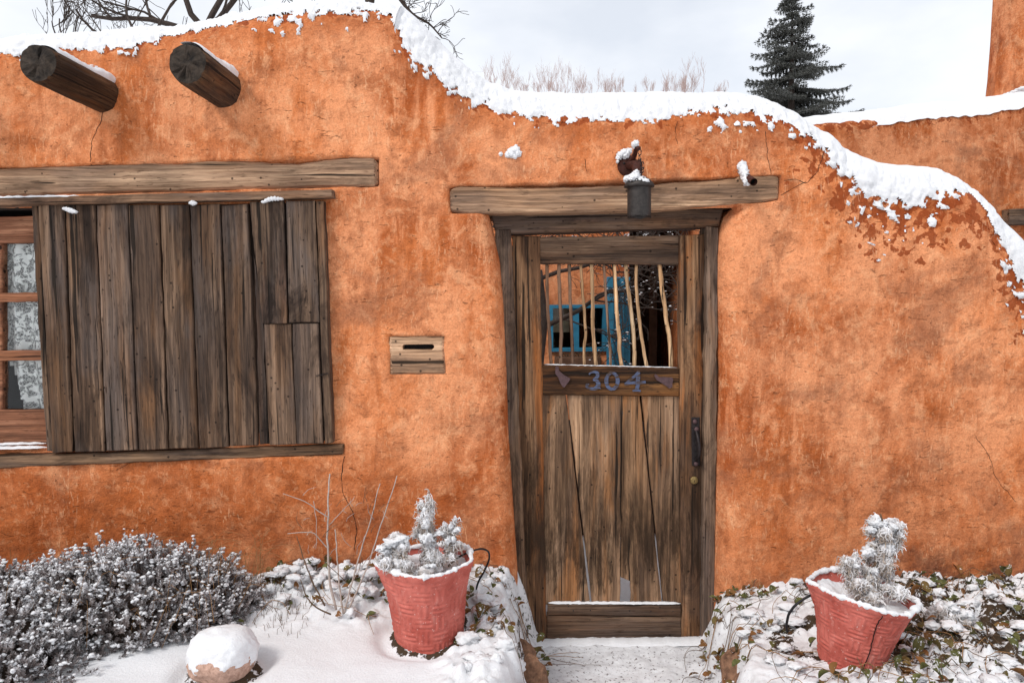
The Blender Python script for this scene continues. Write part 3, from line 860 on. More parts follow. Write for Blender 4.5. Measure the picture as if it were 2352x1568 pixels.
# gate frame
frame = board('gate_frame', PX([(1128, 491), (1662, 478), (1650, 520), (1140, 539)], 0.10), 0.095, 0.14, M['header'], wall, horiz=True, bev=0.006)
board('jamb_post', PX([(1136, 528), (1174, 527), (1216, 1475), (1190, 1475)], 0.10), 0.088, 0.13, M['post'], frame, edge=0.005)
board('jamb_post', PX([(1623, 521), (1650, 521), (1640, 1478), (1612, 1478)], 0.10), 0.089, 0.13, M['post'], frame, edge=0.006)
board('threshold', PX([(1195, 1479), (1640, 1473), (1640, 1500), (1195, 1502)], 0.10), 0.092, 0.18, M['gate_rail'], frame, horiz=True)

# ================================================================== GATE
GY = 0.145
gate = thing('plank_gate', 'weathered plank gate with stick bars and painted number 304', 'gate', (0.5, GY, 0.0))
def gp(name, q, yf, th, mat, **k): return board(name, PX(q, GY), yf, th, mat, gate, **k)
st_l = gp('stile', [(1176, 543), (1240, 542), (1256, 1474), (1200, 1474)], GY - 0.008, 0.055, M['stile'])
st_r = gp('stile', [(1559, 540), (1621, 538), (1614, 1472), (1565, 1472)], GY - 0.008, 0.055, M['stile'])
gp('top_rail', [(1238, 544), (1561, 541), (1560, 609), (1239, 605)], GY, 0.045, M['gate_rail'], horiz=True)
nrail = gp('number_rail', [(1243, 838), (1561, 845), (1561, 910), (1244, 906)], GY - 0.004, 0.05, M['number_rail'], horiz=True, bev=0.006)
planks = [[(1243, 906), (1300, 907), (1356, 1390), (1250, 1390)],
          [(1303, 907), (1431, 908), (1425, 1390), (1361, 1390)],
          [(1432, 908), (1470, 909), (1522, 1390), (1433, 1390)],
          [(1475, 909), (1562, 910), (1566, 1390), (1525, 1390)]]
def cut_plank(q, notch=False):
    """panel plank with an uneven edge along its split"""
    if not notch: return board('plank', PX(q, GY), GY + 0.012, 0.022, M['panel'], gate, edge=0.002)
    # the narrow plank is gnawed away at its foot
    o = board('plank', PX([q[0], q[1], q[2], (1426, 1390)], GY), GY + 0.012, 0.022, M['panel'], gate, edge=0.002)
    o0 = origin_of(gate); zn = at(1440, 1332, GY).z - o0.z; xn = at(1450, 1350, GY).x - o0.x
    for v in o.data.vertices:
        if v.co.z < zn and v.co.x < xn: v.co.x = xn + 0.002 * math.sin(v.co.z * 60)
    return o
for i, q in enumerate(planks): cut_plank(q, i == 2)
gp('ledger_strip', [(1257, 1384), (1564, 1385), (1564, 1412), (1257, 1409)], GY - 0.012, 0.03, M['gate_rail'], horiz=True)
gp('bottom_rail', [(1256, 1412), (1565, 1413), (1565, 1472), (1256, 1472)], GY - 0.004, 0.05, M['gate_rail'], horiz=True)
for u, v in ((1306, 1392), (1317, 1402), (1356, 1401), (1398, 1391), (1446, 1402), (1495, 1403), (1516, 1394), (1546, 1403)):
    c = at(u, v, GY - 0.013)
    V, Fc = ico(1); obj('nail', V * np.array([.004, .002, .004]) + np.array([c.x, GY - 0.0125, c.z]), Fc, M['iron'], gate)

# stick bars
def zg(x, y): return (1222 + x * 0.211, 588 + y * 0.211)
STICKS = [([(160,90),(165,350),(172,600),(190,850),(205,1170)], 13, 1), ([(290,90),(300,350),(312,600),(318,850),(310,1175)], 14, 1),
          ([(405,90),(412,400),(425,620),(436,900),(445,1175)], 13, 1), ([(533,90),(545,350),(570,600),(586,890),(564,970),(570,1180)], 11, 0.5),
          ([(648,90),(652,300),(656,500),(663,850),(697,1185)], 14, 0), ([(778,90),(800,350),(815,600),(842,900),(855,1190)], 10, 1),
          ([(893,90),(905,300),(917,500),(925,700),(955,900),(950,1020),(972,1190)], 15, 0), ([(1020,90),(1040,350),(1064,480),(1095,750),(1115,1000),(1116,1200)], 15, 0.3),
          ([(1133,90),(1132,300),(1142,450),(1180,800),(1210,1000),(1247,1205)], 13, 0.5), ([(1388,90),(1408,300),(1432,450),(1462,700),(1504,950),(1512,1215)], 16, 0)]
for P, r, k in STICKS:
    w = [at(*zg(x, y), GY + 0.02) for x, y in P]
    q = spline([tuple(p) for p in w], 26)
    r0 = r * 0.00064
    s = random.uniform(0, 50)
    rad = r0 * (1 + 0.13 * fbm(q[:, 2] * 28, s, 0, 3) + 0.3 * np.maximum(0, pn(q[:, 2] * 14, s, 3.0) - 0.35))
    q[:, 0] += 0.0025 * fbm(q[:, 2] * 12, s, 4.0, 2); q[:, 1] += 0.003 * fbm(q[:, 2] * 12, s, 9.0, 2)
    V, Fc = tube(q, rad, 9)
    obj('stick', V, Fc, M['stick'] if k < 0.6 else M['stick_dark'], gate)

# painted number
def ribbon(P, W, y, close=False):
    q = spline(P, 40) if not close else np.asarray(P, float)
    w = 1.28 * np.interp(np.linspace(0, 1, len(q)), np.linspace(0, 1, len(W)), W)
    T = np.gradient(q, axis=0); T /= np.maximum(np.linalg.norm(T, axis=1), 1e-9)[:, None]
    N = np.stack([-T[:, 1], T[:, 0]], -1)
    A, B = q + N * w[:, None] / 2, q - N * w[:, None] / 2
    def wp(a, dy): return [(*[(lambda p: (p.x, y + dy, p.z))(at(*zg(*c), GY))][0],) for c in a]
    V = wp(A, 0) + wp(B, 0) + wp(A, 0.003) + wp(B, 0.003)
    n = len(q); Fc = []
    for i in range(n - 1):
        Fc += [[i, i + 1, n + i + 1, n + i], [i, 2 * n + i, 2 * n + i + 1, i + 1], [n + i, n + i + 1, 3 * n + i + 1, 3 * n + i]]
    return V, Fc
ty = GY - 0.0085
dg = {'3': [([(618,1285),(640,1262),(680,1255),(712,1272),(712,1305),(690,1332),(662,1342)], [14,16,20,28,30,26,16]), ([(662,1342),(700,1352),(722,1382),(715,1420),(680,1442),(630,1440),(592,1425)], [16,30,36,40,26,22,16]), ([(592,1425),(598,1398),(620,1392)], [22, 26, 14]), ([(715,1410),(735,1435),(750,1445)], [20, 14, 8])],
      '0': [([(868 + 62 * math.sin(a), 1357 - 88 * math.cos(a)) for a in np.linspace(0, 2 * math.pi, 40)], [22, 34, 24, 34, 22])],
      '4': [([(1160,1245),(1120,1300),(1060,1350),(1005,1395)], [14,22,22,16]), ([(1005,1392),(1080,1375),(1160,1378),(1235,1368)], [18,24,26,20]), ([(1155,1245),(1150,1330),(1148,1400),(1135,1460)], [26,36,34,30]), ([(1090,1462),(1135,1455),(1180,1465)], [14,22,14])]}
for k, strokes in dg.items():
    g = G()
    for i, (P, W) in enumerate(strokes):
        V, Fc = ribbon(P, W, ty - 0.0007 * i, len(P) == 40); g.add(V, Fc)
    o = g.build('numeral', M['paint'], nrail, False)

# cut iron ornaments
def plate(name, P, y, th, mat, parent):
    q = [at(*zg(a, b), GY) for a, b in P]; n = len(q)
    V = [(p.x, y, p.z) for p in q] + [(p.x, y + th, p.z) for p in q]
    Fc = [list(range(n)), list(range(2 * n - 1, n - 1, -1))] + [[i, n + i, n + (i + 1) % n, (i + 1) % n] for i in range(n)]
    return obj(name, V, Fc, mat, parent, False)
plate('iron_ornament', [(252,1205),(270,1195),(288,1203),(293,1245),(320,1268),(345,1290),(415,1330),(400,1358),(372,1395),(352,1425),(330,1418),(305,1375),(285,1320),(252,1275)], GY - 0.014, 0.012, M['iron_plum'], nrail)
plate('iron_ornament', [(1325,1298),(1340,1282),(1362,1295),(1375,1316),(1420,1312),(1520,1318),(1532,1340),(1520,1380),(1522,1420),(1490,1438),(1440,1400),(1390,1368),(1350,1345)], GY - 0.014, 0.012, M['iron_plum'], nrail)

# latch handle and lock on the right stile
hc = at(1596, 1040, GY - 0.01)
V, Fc = tube([], 0.01) if False else (None, None)
handle = board('pull_handle', PX([(1587, 957), (1606, 957), (1607, 1068), (1588, 1068)], GY), GY - 0.013, 0.006, M['iron'], gate, bev=0.003, edge=0.001)
g = G()
pp = [at(1597, 985, GY), at(1598, 1000, GY), at(1600, 1022, GY), at(1600, 1042, GY), at(1597, 1056, GY)]
yo = [0.012, 0.040, 0.055, 0.050, 0.014]
q = spline([(p.x, GY - d, p.z) for p, d in zip(pp, yo)], 14)
g.add(*tube(q, 0.0085, 8)); g.build('grip', M['iron'], handle)
for u, v in ((1594, 967), (1598, 984), (1597, 1063)):
    c = at(u, v, GY); Vv, Ff = blob((c.x, GY - 0.017, c.z), (.012, .008, .012), 2, 0.15, seed=u)
    obj('bolt', Vv, Ff, M['iron_plum'], handle)
c = at(1593, 1101, GY)
V, Fc = tube([(c.x, GY - 0.018, c.z), (c.x, GY - 0.016, c.z), (c.x, GY - 0.004, c.z)], [0.016, 0.019, 0.020], 24)
lk = obj('lock_cylinder', V, Fc, M['brass'], gate)
V, Fc = box(c.x - 0.0012, c.x + 0.0012, GY - 0.0187, GY - 0.017, c.z - 0.008, c.z + 0.002); obj('keyhole', V, Fc, M['black'], lk, False)

# ================================================================== SHUTTER
shut = thing('sliding_shutter', 'large sliding shutter of weathered grey brown vertical boards', 'shutter', (-1.6, -0.03, at(500, 1040, 0).z))
def zs4(x, y): return (x * 0.4102, 459.4 + y * 0.4102)
SY = -0.052
def sp(name, q, dy=0.0, mat='shutter', th=0.026, **k): return board(name, PX([zs4(*p) for p in q], -0.05), SY + dy, th, M[mat], shut, **k)
sp('plank', [(170,30),(212,30),(292,1408),(256,1405)], 0.006, edge=0.005)
tp = [214, 363, 538, 717, 892, 1063, 1237, 1393]
bt = [292, 415, 594, 775, 945, 1115, 1285, 1448]
for i in range(7):
    yb = [1408, 1405, 1398, 1393, 1387, 1382, 1372][i]
    sp('plank', [(tp[i] + 4, 30), (tp[i + 1] - 6, 24), (bt[i + 1] - 6, yb), (bt[i] + 4, yb + 6)], random.uniform(-0.005, 0.003), 'shutter', edge=0.003)
sp('plank', [(1398, 10), (1588, 8), (1612, 688), (1470, 690)], -0.006, 'shutter_dark', edge=0.003)
sp('plank', [(1606, 8), (1765, 4), (1788, 684), (1620, 688)], -0.006, 'shutter_dark', edge=0.003)
sp('plank', [(1420, 300), (1468, 690), (1503, 1368), (1452, 1370)], 0.010, 'shutter_dark', edge=0.006)
sp('plank', [(1478, 694), (1630, 692), (1658, 1366), (1508, 1370)], 0.0, 'shutter', edge=0.003)
sp('plank', [(1636, 692), (1782, 690), (1808, 1362), (1663, 1366)], 0.0, 'shutter', edge=0.003)
sp('gap_shade_sheet', [(200, 34), (1800, 10), (1850, 1350), (280, 1390)], 0.030, 'shutter_dark', 0.010)  # dark sheet added behind the planks to shade the gaps
sp('edge_post', [(1772, 5), (1812, 4), (1864, 1358), (1820, 1362)], -0.004, 'post', 0.05)
rail_o = board('hanging_rail', PX([(-420, 466), (764, 437), (766, 455), (-420, 486)], -0.05), -0.075, 0.06, M['rail'], shut, horiz=True, bev=0.004)
# twisted wire tie
c0 = np.array(at(*zs4(1770, 985), -0.06)); c1 = np.array(at(*zs4(1838, 970), -0.06)); g = G()
for k in (0, math.pi):
    tt = np.linspace(0, 1, 26)[:, None]
    q = c0 + (c1 - c0) * tt + 0.004 * np.concatenate([0 * tt, np.sin(tt * 22 + k), np.cos(tt * 22 + k)], 1)
    g.add(*tube(q, 0.0013, 5))
g.build('wire_tie', M['iron'], shut)

# ================================================================== MAIL SLOT
mo = thing('mail_slot', 'weathered wooden block with a letter slot set in the plaster', 'mail slot', at(957, 858, 0))
qm = PX([(894, 773), (1020, 771), (1023, 858), (897, 860)], 0)
zc = at(957, 797, 0).z; hs = 0.011
xa_, xb_ = at(925, 797, 0).x, at(996, 797, 0).x
def sub(q): return board('block', q, -0.003, 0.05, M['lintel'], mo, horiz=True, edge=0.002, bev=0.004)
x0_, x1_ = qm[0][0], qm[1][0]
# one piece of wood with a routed slot: outline grid with a real opening
n1, n2 = 60, 44
U, W_ = np.meshgrid(np.linspace(0, 1, n1), np.linspace(0, 1, n2))
TL, TR, BR, BL = [np.array(p) for p in qm]
P = ((1 - U)[..., None] * TL + U[..., None] * TR) * (1 - W_)[..., None] + ((1 - U)[..., None] * BL + U[..., None] * BR) * W_[..., None]
Xm, Zm = P[..., 0], P[..., 1]
b_ = np.minimum(np.minimum(U, 1 - U) * 0.25, np.minimum(W_, 1 - W_) * 0.17)
Xm = Xm + 0.004 * fbm(Zm * 14, 3, 1, 3) * (b_ < 0.03); Zm = Zm + 0.004 * fbm(Xm * 14, 7, 1, 3) * (b_ < 0.03)
cap_d = np.hypot(np.maximum(np.abs(Xm - (xa_ + xb_) / 2) - (xb_ - xa_) / 2 + hs, 0), Zm - zc) - hs
Ym = -0.003 + 0.008 * sst(0.012, 0.0, b_) + 0.045 * sst(0.0015, -0.0015, cap_d) + 0.002 * fbm(Xm * 4, 2, Zm * 50, 3)
blk = obj('block', np.stack([Xm, Ym, Zm], -1), gridf(n2, n1)[:, ::-1], M['lintel'], mo, False)
V, Fc = box(xa_ - 0.01, xb_ + 0.01, 0.030, 0.0405, zc - 0.014, zc + 0.014)
obj('slot_shade_block', V, Fc, M['black'], mo, False)  # solid black block painting the shade inside the letter slot

# ================================================================== LAMP
def zl2(x, y): return ((1500 + x / 4.704) * 0.91875, (320 + y / 4.704) * 0.91875)
lc = at(1468, 440, -0.16)
lamp = thing('wall_lantern', 'black tin cylinder lantern on a rusty wall bracket above the gate', 'lamp', at(1468, 501, -0.16))
pc = at(*zl2(330, 445), -0.02)
wy0 = float(wall_y(np.array([pc.x]), np.array([pc.z]))[0])
V, Fc = tube([(pc.x, wy0 + 0.01, pc.z), (pc.x, wy0 - 0.018, pc.z), (pc.x, wy0 - 0.024, pc.z)], [0.049, 0.047, 0.038], 32); obj('back_plate', V, Fc, M['rust'], lamp)
for dx, dz in ((-0.02, 0.01), (0.014, -0.02)):
    V, Fc = blob((pc.x + dx, wy0 - 0.027, pc.z + dz), (.006, .005, .006), 1, 0.1); obj('screw', V, Fc, M['iron'], lamp)
a0 = Vector((pc.x + 0.01, wy0 - 0.02, pc.z + 0.01)); a1 = at(*zl2(415, 300), -0.10); a2 = at(*zl2(425, 232), -0.15); a3 = at(*zl2(462, 240), -0.17)
q = spline([tuple(a0), ((a0.x + a1.x) / 2, -0.07, (a0.z + a1.z) / 2), tuple(a1), tuple(a2), tuple(a3)], 18)
V, Fc = tube(q, np.linspace(0.014, 0.009, 18), 10); arm = obj('arm', V, Fc, M['rust'], lamp)
V, Fc = tube([(pc.x + 0.004, wy0 - 0.02, pc.z), (pc.x + 0.03, -0.09, pc.z - 0.01), (lc.x - 0.005, -0.15, at(1468, 405, -0.16).z)], [0.022, 0.026, 0.020], 16); obj('socket', V, Fc, M['rust'], lamp)
def link_ring(c, r, rot):
    th = np.linspace(0, 2 * math.pi, 15)[:-1]
    P = np.stack([0.55 * r * np.cos(th), 0 * th, r * np.sin(th)], -1)
    Rz = np.array([[math.cos(rot), -math.sin(rot), 0], [math.sin(rot), math.cos(rot), 0], [0, 0, 1]])
    P = P @ Rz.T + np.array(c)
    P = np.concatenate([P, P[:2]])
    V, Fc = tube(P, 0.0022, 6, False); return V, Fc
for i, (x, y, r) in enumerate(((468, 285, .013), (462, 350, .012), (480, 400, .016), (500, 445, .018), (497, 495, .012))):
    V, Fc = link_ring(at(*zl2(x, y), -0.17), r, 0.6 * i + 0.3); obj('chain_link', V, Fc, M['iron'], lamp)
# shade: open cylinder with a scalloped lower edge, and a flared cap
zt_, zb_ = at(1468, 421, -0.16).z, at(1468, 501, -0.16).z
n, m = 48, 12
th = np.arange(n) * 2 * math.pi / n
rings = []
for i in range(m):
    f = i / (m - 1); r = 0.0525
    z = zt_ + (zb_ - zt_) * f + (0.006 * np.abs(np.sin(th * 2.5)) if i == m - 1 else 0 * th)
    rings.append(np.stack([lc.x + r * np.cos(th) * (1 + 0.012 * np.sin(3 * th + 2 * f)), -0.16 + r * np.sin(th), z], -1))
for i in range(m):
    f = i / (m - 1); r = 0.0505
    rings.append(np.stack([lc.x + r * np.cos(th), -0.16 + r * np.sin(th), rings[m - 1 - i][:, 2]], -1))
obj('shade', np.concatenate(rings), gridf(2 * m, n, True), M['tin'], lamp)
cz = at(1468, 426, -0.16).z
prof = [(0.050, -0.012), (0.0665, -0.008), (0.0675, 0.0), (0.060, 0.012), (0.046, 0.026), (0.025, 0.036), (0.006, 0.040)]
V = np.concatenate([np.stack([lc.x + r * np.cos(th), -0.16 + r * np.sin(th), cz + h + 0 * th], -1) for r, h in prof])
obj('cap', V, gridf(len(prof), n, True).tolist() + [[(len(prof) - 1) * n + i for i in range(n)]], M['tin'], lamp)

# ================================================================== PIPE
p0 = at(*zl2(1690, 490), 0.0); p1 = at(*zl2(1818, 632), -0.16)
d = np.array([p1.x - p0.x, -0.14, p1.z - p0.z]); e = np.array([p1.x, -0.15, p1.z]); s_ = e - 1.35 * np.array([0.02, -0.14, -0.0]) * 0 - np.array([0.035, -0.20, -0.03])
s_ = np.array([p0.x - 0.005, 0.04, p0.z - 0.005])
outer, Fo = tube([s_, (s_ + e) / 2, e], 0.0165, 20, False); inner, Fi = tube([e, (s_ + e) / 2, s_], 0.0125, 20, False)
V = np.concatenate([outer, inner]); k = len(outer)
Fc = Fo + [[i + k for i in f] for f in Fi] + [[40 + i, 40 + (i + 1) % 20, k + (20 - i - 1) % 20, k + (20 - i) % 20] for i in range(0)]
pipe = obj('drain_pipe', V, Fc, M['rust'], None)
tag(pipe, 'short rusty drain pipe poking out over the gate lintel', 'pipe')
V, Fc = tube([e + (s_ - e) * 0.12, e + (s_ - e) * 0.14], 0.0128, 20); obj('bore_shade_disc', V, Fc, M['black'], pipe)  # black disc painting the shade inside the pipe mouth

# ================================================================== SNOW ON THE WALL
def stuff(o, label): return tag(o, label, 'snow', None, 'stuff')
xs = np.arange(-4.1, 3.5, 0.0062)
s_arc = R_W * math.pi / 2
srow = np.concatenate([np.linspace(-0.42, -0.02, 22), np.arange(0.0, 0.85, 0.0062)])
XS, SS = np.meshgrid(xs, srow)
ztp = wtop(xs)[None, :] + 0 * SS
a = np.clip(SS / R_W, 0, math.pi / 2)
ZS = np.where(SS < s_arc, ztp - R_W + R_W * np.cos(a), ztp - R_W - (SS - s_arc))
YF = R_W * (1 - np.sin(a))
YS = np.where(SS < 0, R_W - SS * 0.5, YF)
ab = np.clip((-SS - 0.16) / 0.26, 0, 1)
ZS = np.where(SS < 0, ztp - R_W * (1 - np.sqrt(np.maximum(1 - ab ** 2, 0))), ZS)
ysurf = wall_y(XS, np.minimum(ZS, ztp - R_W))
YS = YS + np.where(SS > -0.05, ysurf, 0)
P = np.stack([XS, YS, ZS], -1)
dx = np.gradient(P, axis=1); ds = np.gradient(P, axis=0)
Nn = np.cross(ds, dx); Nn /= np.maximum(np.linalg.norm(Nn, axis=2), 1e-9)[..., None]
if Nn[30, 300, 2] < 0: Nn = -Nn
se = s_arc + (ztp - R_W - zlow(xs)[None, :])
slope = np.abs(np.gradient(wtop(xs), xs))[None, :]
steep = sst(0.5, 1.1, slope) * sst(at(2225, 430, 0).x, at(2245, 430, 0).x, xs)[None, :]
se = np.maximum(se, 0.06 + 0.17 * steep)
q3 = (XS * 1.0, YS * 1.0, ZS * 1.0)
rag = 0.026 * fbm(XS * 15, YS * 10, ZS * 15, 4, 0.6) + 0.010 * fbm(XS * 70, 3, ZS * 70, 3)
slope = np.abs(np.gradient(wtop(xs), xs))[None, :]
gap = se + rag - SS
cl1 = fbm(XS * 34, YS * 20, ZS * 34, 4, 0.6)
body = 0.046 * sst(0.0, 0.22, gap) * (1 - 0.45 * steep)
h = np.where(gap > 0, 0.003 + body + 0.0065 * sst(0, 0.03, gap) * (0.6 + cl1) * sst(0.20, 0.06, gap), -1)
h = h + np.where(gap > 0, 0.004 * fbm(XS * 9, YS * 9, ZS * 9, 3), 0)
# holes where the plaster grins through near the lower edge
ho = fbm(XS * 26 + 9, YS, ZS * 26, 3)
rag_zone = np.interp(xs, [at(u, 200, 0).x for u in (0, 600, 660, 850, 900, 1000, 1130, 1200, 1560, 1620, 1780, 1860, 1900, 2230, 2260, 2352)], [0.3, .3, .9, .9, .8, .8, .6, .2, .2, .9, .8, .8, 1, .9, .1, .8])[None, :]
h = np.where((ho > 0.40 - 0.22 * rag_zone) & (gap < 0.036 * rag_zone), -1, h)
# loose pats of snow sticking below the edge
pat = fbm(XS * 17 + 3.0, YS, ZS * 20, 3, 0.55) + 0.22 * fbm(XS * 60, 1, ZS * 60, 2)
reach = np.interp(xs, [at(u, 200, 0).x for u in (0, 560, 640, 760, 900, 1050, 1120, 1250, 1600, 1640, 1780, 1830, 1900, 2000, 2150, 2215, 2280, 2310, 2352, 2500)],
                  [.05, .04, .09, .06, .06, .05, .04, .03, .03, .09, .08, .07, .10, .15, .10, .05, .02, .10, .16, .16])[None, :]
below = -gap
pm = pat - 0.17 + 0.13 * sst(0.05, 0.10, reach) - 0.50 * np.clip(below / (1.5 * reach), 0, 2) ** 1.3 - 0.25 * sst(0.03, 0.0, reach - 0.02)
hp = 0.003 + 0.030 * np.clip(pm, 0, 0.4) + 0.003 * cl1
h = np.where((h < 0) & (below > 0) & (pm > 0) & (SS > s_arc * 0.6), hp, h)
Pd = P + Nn * np.maximum(h, -0.0015)[..., None]
Fc = gridf(*XS.shape)
keep = (h.ravel()[Fc] > 0).sum(1) >= 3
Fc = Fc[keep]
used = np.unique(Fc); mp = -np.ones(XS.size, int); mp[used] = np.arange(len(used))
cap = obj('snow_coping', Pd.reshape(-1, 3)[used], mp[Fc], M['snow'], None, True, base=(0, 0.2, 2.5))
stuff(cap, 'thick ragged snow lying along the curving top of the adobe wall')

def clumps(name, label, items, sub=3, amp=0.5):
    g = G()
    for i, (c, r) in enumerate(items):
        V, Fc = blob(c, r, sub, amp, 2.3, seed=i * 3.1 + len(items)); g.add(V, Fc)
    return stuff(g.build(name, M['snow'], None, True), label)

def wy(x, z): return float(wall_y(np.array([x]), np.array([z]))[0])
it = []
for u, v, r in ((1176,350,13),(1184,343,11),(1190,352,9),(1166,356,7),(1150,354,5),(1183,360,6)):
    p = at(u, v, 0); it.append(((p.x, wy(p.x, p.z) - 0.002, p.z), (r * .0019, .010, r * .0019)))
clumps('snow_pat', 'small pat of snow stuck to the wall between the lintels', it, 3, 0.5)

# snow on the log beams
def log_snow(c, prot, r, y_from, label, w=0.6, seed=0.0):
    n, m = 44, 14
    ys = np.linspace(y_from, 0.02, n); th = np.linspace(-w, w, m)
    Yy, TH = np.meshgrid(ys, th, indexing='ij')
    f = np.clip(1 - np.abs(TH / w) ** 2, 0, 1) ** 0.5
    grow = 0.5 + 0.9 * sst(-0.16, -0.03, Yy)
    hh = r * 1.0 + (0.020 * grow * f + 0.006 * fbm(Yy * 26, TH * 4, seed, 3) * f) * sst(y_from - 0.01, y_from + 0.05, Yy) + 0.001
    sh = 0.30 + 0.06 * fbm(Yy * 12, seed, 0, 3)
    a_ = math.pi / 2 - TH - sh
    V = np.stack([c.x + hh * np.cos(a_), Yy, c.z + hh * np.sin(a_)], -1)
    return stuff(obj('log_snow', V, gridf(n, m), M['snow'], None, True), label)
log_snow(V1, .45, .080, -0.42, 'thin snow along the longer log beam beside the coping', 0.55, 2.0)
log_snow(V2_, .37, .086, -0.372, 'snow along the shorter black ended log beam', 0.62, 5.0)

# window ledge snow
def ledge(pts_, w, hh, label, name='ledge_snow', seed=0.0, n=60):
    q = spline(pts_, n); m = 9
    th = np.linspace(0, math.pi, m)
    t_ = np.linspace(0, 1, n)
    e = np.clip(np.minimum(t_, 1 - t_) / 0.06, 0.02, 1) ** 0.5
    L = np.linalg.norm(np.diff(q, axis=0), axis=1).sum()
    hv = hh * e * (1 + 0.45 * fbm(t_ * L * 30, seed, 0, 4))
    V = np.stack([q[:, None, :] + np.stack([0 * th[None, :] + 0 * hv[:, None], (-w * np.cos(th))[None, :] * e[:, None], np.sin(th)[None, :] * hv[:, None]], -1)][0:1], 0)[0]
    V = V + 0.0016 * np.stack([fbm(V[..., 0] * 90, V[..., 1] * 90, V[..., 2] * 90, 2)] * 3, -1)
    return stuff(obj(name, V.reshape(-1, 3), gridf(n, m), M['snow'], None, True), label)
pA, pB = at(-400, 463, -0.06), at(190, 452, -0.06)
ledge([(pA.x, -0.055, pA.z), (pB.x, -0.055, pB.z)], 0.02, 0.011, 'strip of snow on the shutter rail under the window lintel', seed=1)
pA, pB = at(-400, 1040, -0.01), at(106, 1028, -0.01)
ledge([(pA.x, 0.0, pA.z), (pB.x, 0.0, pB.z)], 0.022, 0.010, 'strip of snow on the window sill outside the panes', seed=4)
pA, pB = at(-400, 1029, 0.04), at(106, 1018, 0.04)
ledge([(pA.x, 0.04, pA.z), (pB.x, 0.04, pB.z)], 0.014, 0.008, 'thin inner strip of snow against the window bottom rail', seed=9)
for P, label in (([(605,464),(622,456),(646,457)], 'longest curl of snow clinging under the shutter rail'), ([(148,479),(160,483),(174,487)], 'stubby lump of snow on the shutter below the rail'), ([(438,466),(448,467)], 'tiny crumb of snow at the top of the shutter')):
    q = [at(u, v, -0.08) for u, v in P]
    g = G()
    for i in range(7):
        f = i / 6; p_ = np.array(spline([tuple(p) for p in q], 7)[i] if len(q) > 2 else np.array(q[0]) * (1 - f) + np.array(q[1]) * f)
        V, Fc = blob(p_, (0.010, 0.010, 0.0085 * (0.6 + 0.8 * math.sin(math.pi * (f * .8 + .1)))), 2, 0.35, seed=i * 2.0 + P[0][0]); g.add(V, Fc)
    stuff(g.build('snow_crumb', M['snow'], None, True), label)
# gate snow
def gl(P, y, w, hh, label, seed):
    q = [at(u, v, y) for u, v in P]
    return ledge([(p.x, y, p.z) for p in q], w, hh, label, seed=seed)
gl([(1250, 837), (1556, 844)], GY + 0.016, 0.010, 0.0032, 'thin snow on the number rail under the stick bars', 11)
gl([(1258, 1384), (1563, 1385)], GY - 0.001, 0.012, 0.008, 'line of snow on the ledger strip low on the gate', 12)
gl([(1190, 1479), (1640, 1472)], 0.09, 0.045, 0.016, 'snow lying along the gate threshold', 13)

# lamp and pipe snow
it = []
for k in range(26):
    a_ = random.uniform(0, 2 * math.pi); r = 0.052 * math.sqrt(random.random())
    it.append(((lc.x - 0.008 + r * math.cos(a_), -0.16 + r * math.sin(a_), cz + 0.040 - 0.5 * r + (0.012 if math.cos(a_) < 0 else -0.004)), (.017, .017, .013)))
for u, v in ((1456, 404), (1461, 398), (1466, 401)):
    p = at(u, v, -0.15); it.append((tuple(p), (.014, .014, .014)))
clumps('lamp_snow', 'heap of snow on the cap of the tin lantern', it)
p = at(1460, 331, -0.16); clumps('lamp_snow', 'knob of snow on the lantern bracket hook', [((p.x, -0.15, p.z), (.017, .018, .017)), ((p.x + .004, -0.155, p.z + .008), (.012, .012, .010))])
it = []
for u, v, r in ((1426, 356, 9), (1433, 350, 9), (1440, 352, 9), (1445, 347, 8), (1421, 362, 7), (1436, 358, 9), (1418, 392 - 20, 4)):
    p = at(u, v, -0.03); it.append(((p.x, -0.03, p.z), (r * .0019, .014, r * .0017)))
clumps('lamp_snow', 'crust of snow above the round lantern back plate', it)
it = []
for f in np.linspace(0, 1, 6):
    p = at(1704 + 12 * f, 378 + 38 * f, -0.02 - 0.07 * f); it.append(((p.x, p.y, p.z - 0.006), (.021 - .004 * f, .02, .022 - .006 * f)))
clumps('pipe_snow', 'cap of snow on the rusty drain pipe', it)

